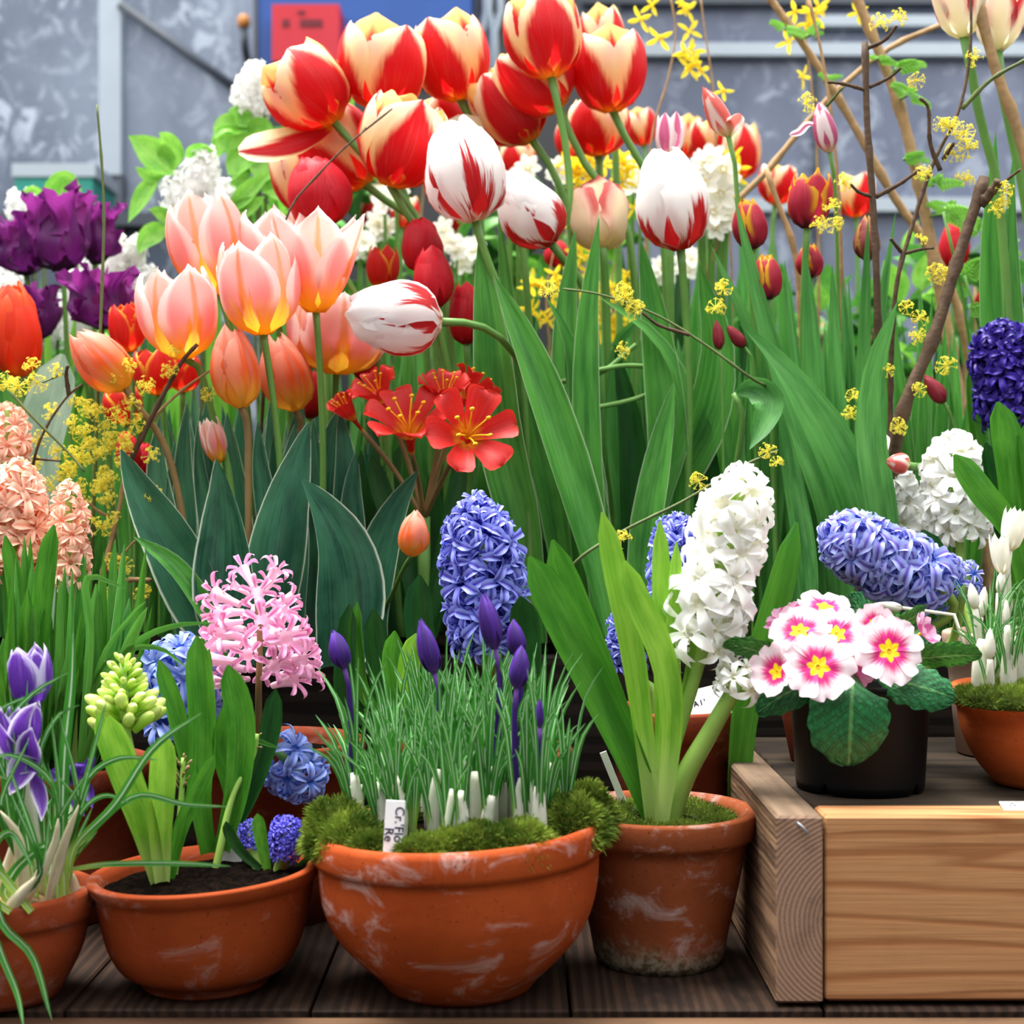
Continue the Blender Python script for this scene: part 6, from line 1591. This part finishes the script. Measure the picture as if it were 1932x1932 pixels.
# ---------------------------------------------------------------- white lilac on the left
def panicle_vf(seed, n=150):
    rs = random.Random(seed); ps = []
    for i in range(n):
        t = rs.uniform(-1, 1); a = rs.uniform(0, 6.2832)
        s = math.sqrt(max(0, 1 - t * t)) * (1 - .25 * t)
        dr = Vector((s * math.cos(a), s * math.sin(a), t)); c = dr * rs.uniform(.8, 1.02)
        nd = (dr + Vector((rs.uniform(-.4, .4), rs.uniform(-.4, .4), rs.uniform(-.4, .4)))).normalized()
        e1 = nd.cross(Vector((.2, .4, .9))).normalized(); e2 = nd.cross(e1); r0 = rs.uniform(0, 6)
        for k in range(4):
            pa = r0 + k * math.pi / 2
            o = e1 * math.cos(pa) + e2 * math.sin(pa); q = e2 * math.cos(pa) - e1 * math.sin(pa)
            ps.append(([c, c + o * .09 + q * .07 + nd * .04, c + o * .19 + nd * .03, c + o * .09 - q * .07 + nd * .04], [(0, 1, 2, 3)]))
    ps.append(lathe([(0, -.82), (.5, -.62), (.74, -.1), (.5, .5), (0, .8)], 10, (0, 0, 0))[:2])
    return join(*ps)
PAN = []
for s_ in (1, 2):
    v_ = panicle_vf(s_); PAN.append(mesh('panicle', v_[0], v_[1], M['lilac'], None, False))
def lilac(label, x, d, pans, leaves, foot):
    o = root('lilac', label, 'lilac', (P(foot, 966, d).x, d, BEDZ))
    B = Vector((P(foot, 966, d).x, d, BEDZ - .01))
    for (px, py, rr, ax) in pans:
        c = P(px, py, d)
        q = inst('panicle', rsT.choice(PAN), o, frame(c, (ax, -.3, .8), rsT.uniform(0, 6), rr * S(d)) @ Matrix.Diagonal((.85, .85, 1.25, 1)))
        q['kind'] = 'stuff'
        part('stem', tube([Vector(a) for a in spline([tuple(B), tuple(B.lerp(c, .6) + Vector((0, .01, .02))), tuple(c)], 8)], .003, 6), M['twig_green'], o)
    for p, w in leaves:
        leaf(o, p, w, d - .01, d - .03, 'lf_lilac', prof='ovate', cup=.15, yaw=rsT.uniform(-.4, .4))
    return o
lilac('white lilac with light green leaves between post and pink tulips', 350, 2.55, ((375, 345, 52, .2), (345, 385, 50, -.3), (410, 385, 42, .3), (385, 315, 36, .2)),
      [([(330, 330), (300, 300), (270, 275), (242, 256)], 70), ([(325, 320), (325, 290), (315, 262), (300, 250)], 60), ([(350, 300), (365, 290), (385, 283), (405, 285)], 34), ([(300, 330), (275, 360), (255, 395), (242, 420)], 36), ([(310, 330), (280, 330), (255, 315)], 30),
       ([(320, 430), (290, 440), (270, 460), (262, 480)], 44), ([(330, 420), (300, 400), (280, 395)], 30), ([(430, 400), (450, 380), (480, 350), (515, 322)], 40), ([(430, 400), (470, 390), (500, 370)], 40)], 380)
lilac('white lilac behind the leftmost red and cream tulip', 475, 2.6, ((478, 160, 40, .2), (462, 195, 34, -.3), (500, 170, 34, .2), (485, 205, 26, 0)),
      [([(470, 250), (440, 235), (420, 240), (405, 262)], 50), ([(460, 250), (430, 260), (412, 285), (410, 300)], 52), ([(470, 240), (450, 215), (430, 208)], 40), ([(480, 300), (450, 310), (430, 330)], 60), ([(480, 340), (460, 350), (440, 370)], 60), ([(500, 330), (520, 350), (530, 380)], 60),
       ([(470, 260), (490, 250), (500, 280)], 60), ([(640, 150), (645, 120), (640, 105)], 36), ([(660, 250), (650, 200), (670, 165)], 60), ([(500, 260), (470, 280), (450, 310), (440, 340)], 70), ([(520, 280), (500, 310), (490, 350)], 70)], 500)
lilac('white lilac behind the purple parrot tulips', 60, 2.6, ((40, 400, 36, -.3), (80, 405, 34, .3), (150, 448, 34, .1), (60, 395, 34, 0), (20, 560, 50, 0), (110, 600, 46, .2), (60, 620, 50, 0)),
      [([(120, 400), (110, 370), (125, 345), (155, 360)], 60), ([(80, 390), (60, 365), (40, 368)], 36), ([(160, 400), (170, 385), (178, 400)], 30)], 90)
lilac('white lilac right of the thin upright twig', 230, 2.55, ((220, 500, 48, .3), (185, 520, 42, -.2), (250, 480, 34, .4), (270, 540, 36, .4), (160, 560, 44, -.3), (150, 620, 40, 0), (215, 545, 40, 0)), [([(250, 560), (275, 580), (290, 600)], 40)], 200)
# leafy shrubs far behind the tulips
def lv(seed):
    return leafvf([Vector((0, 0, 0)), Vector((.02 * seed, -.1, .5)), Vector((0, .02, 1.0))], .62, 0, px=False, prof='ovate', nl=7, nu=4, cup=.15, seed=seed)
SHL = []
for s_, m_ in ((1, 'lf_lilac'), (2, 'lf_mid'), (3, 'lf_dark'), (-1, 'lf_blade')):
    v_ = lv(s_); SHL.append(mesh('leaf', v_[0], v_[1], M[m_], v_[2]))
rs = random.Random(41)
for lab, x0, x1, y0, y1, d, nl_ in (('leafy green shrub behind the plain dark red tulip', 470, 690, 250, 640, 2.95, 80), ('leafy green shrub behind the bright red tulips', 640, 900, 300, 650, 3.0, 80),
                                ('leafy green shrub behind the flamed tulips', 880, 1180, 330, 640, 3.1, 80), ('leafy green shrub at the far right behind the twigs', 1700, 1960, 480, 760, 2.75, 70),
                                ('leafy green shrub behind the fringed tulips', 1380, 1720, 560, 760, 2.9, 60), ('leafy green shrub low at the far left', -60, 300, 640, 860, 2.75, 60)):
    xc = (x0 + x1) / 2
    B = Vector((P(xc, 966, d).x, d, BEDZ))
    o = root('shrub', lab, 'shrub', B)
    for j in range(4):
        tp = P(rs.uniform(x0, x1), y0 + rs.uniform(0, 60), d + rs.uniform(-.05, .1))
        part('stem', tube([B - Vector((0, 0, .01)), B.lerp(tp, .5) + Vector((rs.uniform(-.03, .03), 0, 0)), tp], [.005, .004, .0025], 6), M['twig_tan'], o)
    for j in range(nl_):
        c = P(rs.uniform(x0, x1), rs.uniform(y0, y1), d + rs.uniform(-.08, .12))
        inst('leaf', rs.choice(SHL), o, frame(c, (rs.uniform(-1, 1), rs.uniform(-.5, .1), rs.uniform(-.5, 1)), rs.uniform(-.8, .8) + math.pi, rs.uniform(55, 95) * S(d)))
# ferny leaves between the twigs at right
rs = random.Random(77)
def frond(o, c, s, d, name='frond'):
    for j in range(3):
        ang = rs.uniform(-2.6, -.4) + j * .4; L = s * S(d) * rs.uniform(.6, 1)
        tipv = c + Vector((math.cos(ang) * L, rs.uniform(-.02, .02), -math.sin(ang) * L * .7))
        ps = []
        for k in range(7):
            f = .12 + k * .13; pp = c.lerp(tipv, f) - Vector((0, 0, f * f * L * .3))
            for sg in (-1, 1):
                sd = (tipv - c).cross(Vector((0, 1, 0))).normalized() * sg
                e = pp + (sd * .8 + (tipv - c).normalized() * .5) * L * .34 * (1 - f * .6) - Vector((0, 0, .004))
                ps.append(leafvf([pp, pp.lerp(e, .5) + Vector((0, -.002, 0)), e], L * .16, 0, px=False, prof='ovate', nl=5, nu=2, cup=.2))
        part(name, join(*ps), M['lf_lilac'], o)
for o, x, y, s, bx, by, d in ((BR1, 1690, 130, 70, 1676, 150, 2.3), (BR1, 1712, 180, 60, 1693, 190, 2.3), (BR1, 1762, 350, 70, 1735, 350, 2.3), (BR1, 1790, 400, 70, 1748, 410, 2.3), (BR2, 1560, 148, 34, 1556, 148, 2.35),
                             (BR2, 1480, 55, 44, 1500, 60, 2.35), (BR2, 1530, 66, 44, 1510, 75, 2.35), (BR1, 1705, 300, 50, 1723, 310, 2.3), (BR1, 1655, 110, 44, 1665, 120, 2.3)):
    c = P(x, y, d - .03)
    part('leaf_stalk', tube([P(bx, by, d), c], .0022, 5), M['stem'], o)
    frond(o, c, s, d)
for i, (x, y, s) in enumerate(((1850, 440, 80), (1880, 480, 70), (1820, 520, 80), (1860, 560, 60), (1900, 600, 70), (1850, 600, 70), (1780, 400, 70))):
    o = root('fern', ('topmost', 'second', 'leftmost', 'middle', 'rightmost', 'lowest', 'loose')[i] + ' ferny light green plant behind the thick dark stick', 'fern', (P(x + 60, 966, 2.2).x, 2.2, BEDZ), 'ferny foliage among the twigs')
    c = P(x, y, 2.12); B = Vector((P(x + 60, 966, 2.2).x, 2.2, BEDZ - .01))
    q = [Vector(a) for a in spline([tuple(B), tuple(B.lerp(c, .7) + Vector((.02, 0, .02))), tuple(c)], 10)]
    part('stem', tube(q, .0022, 6), M['stem'], o)
    frond(o, c, s, 2.12)
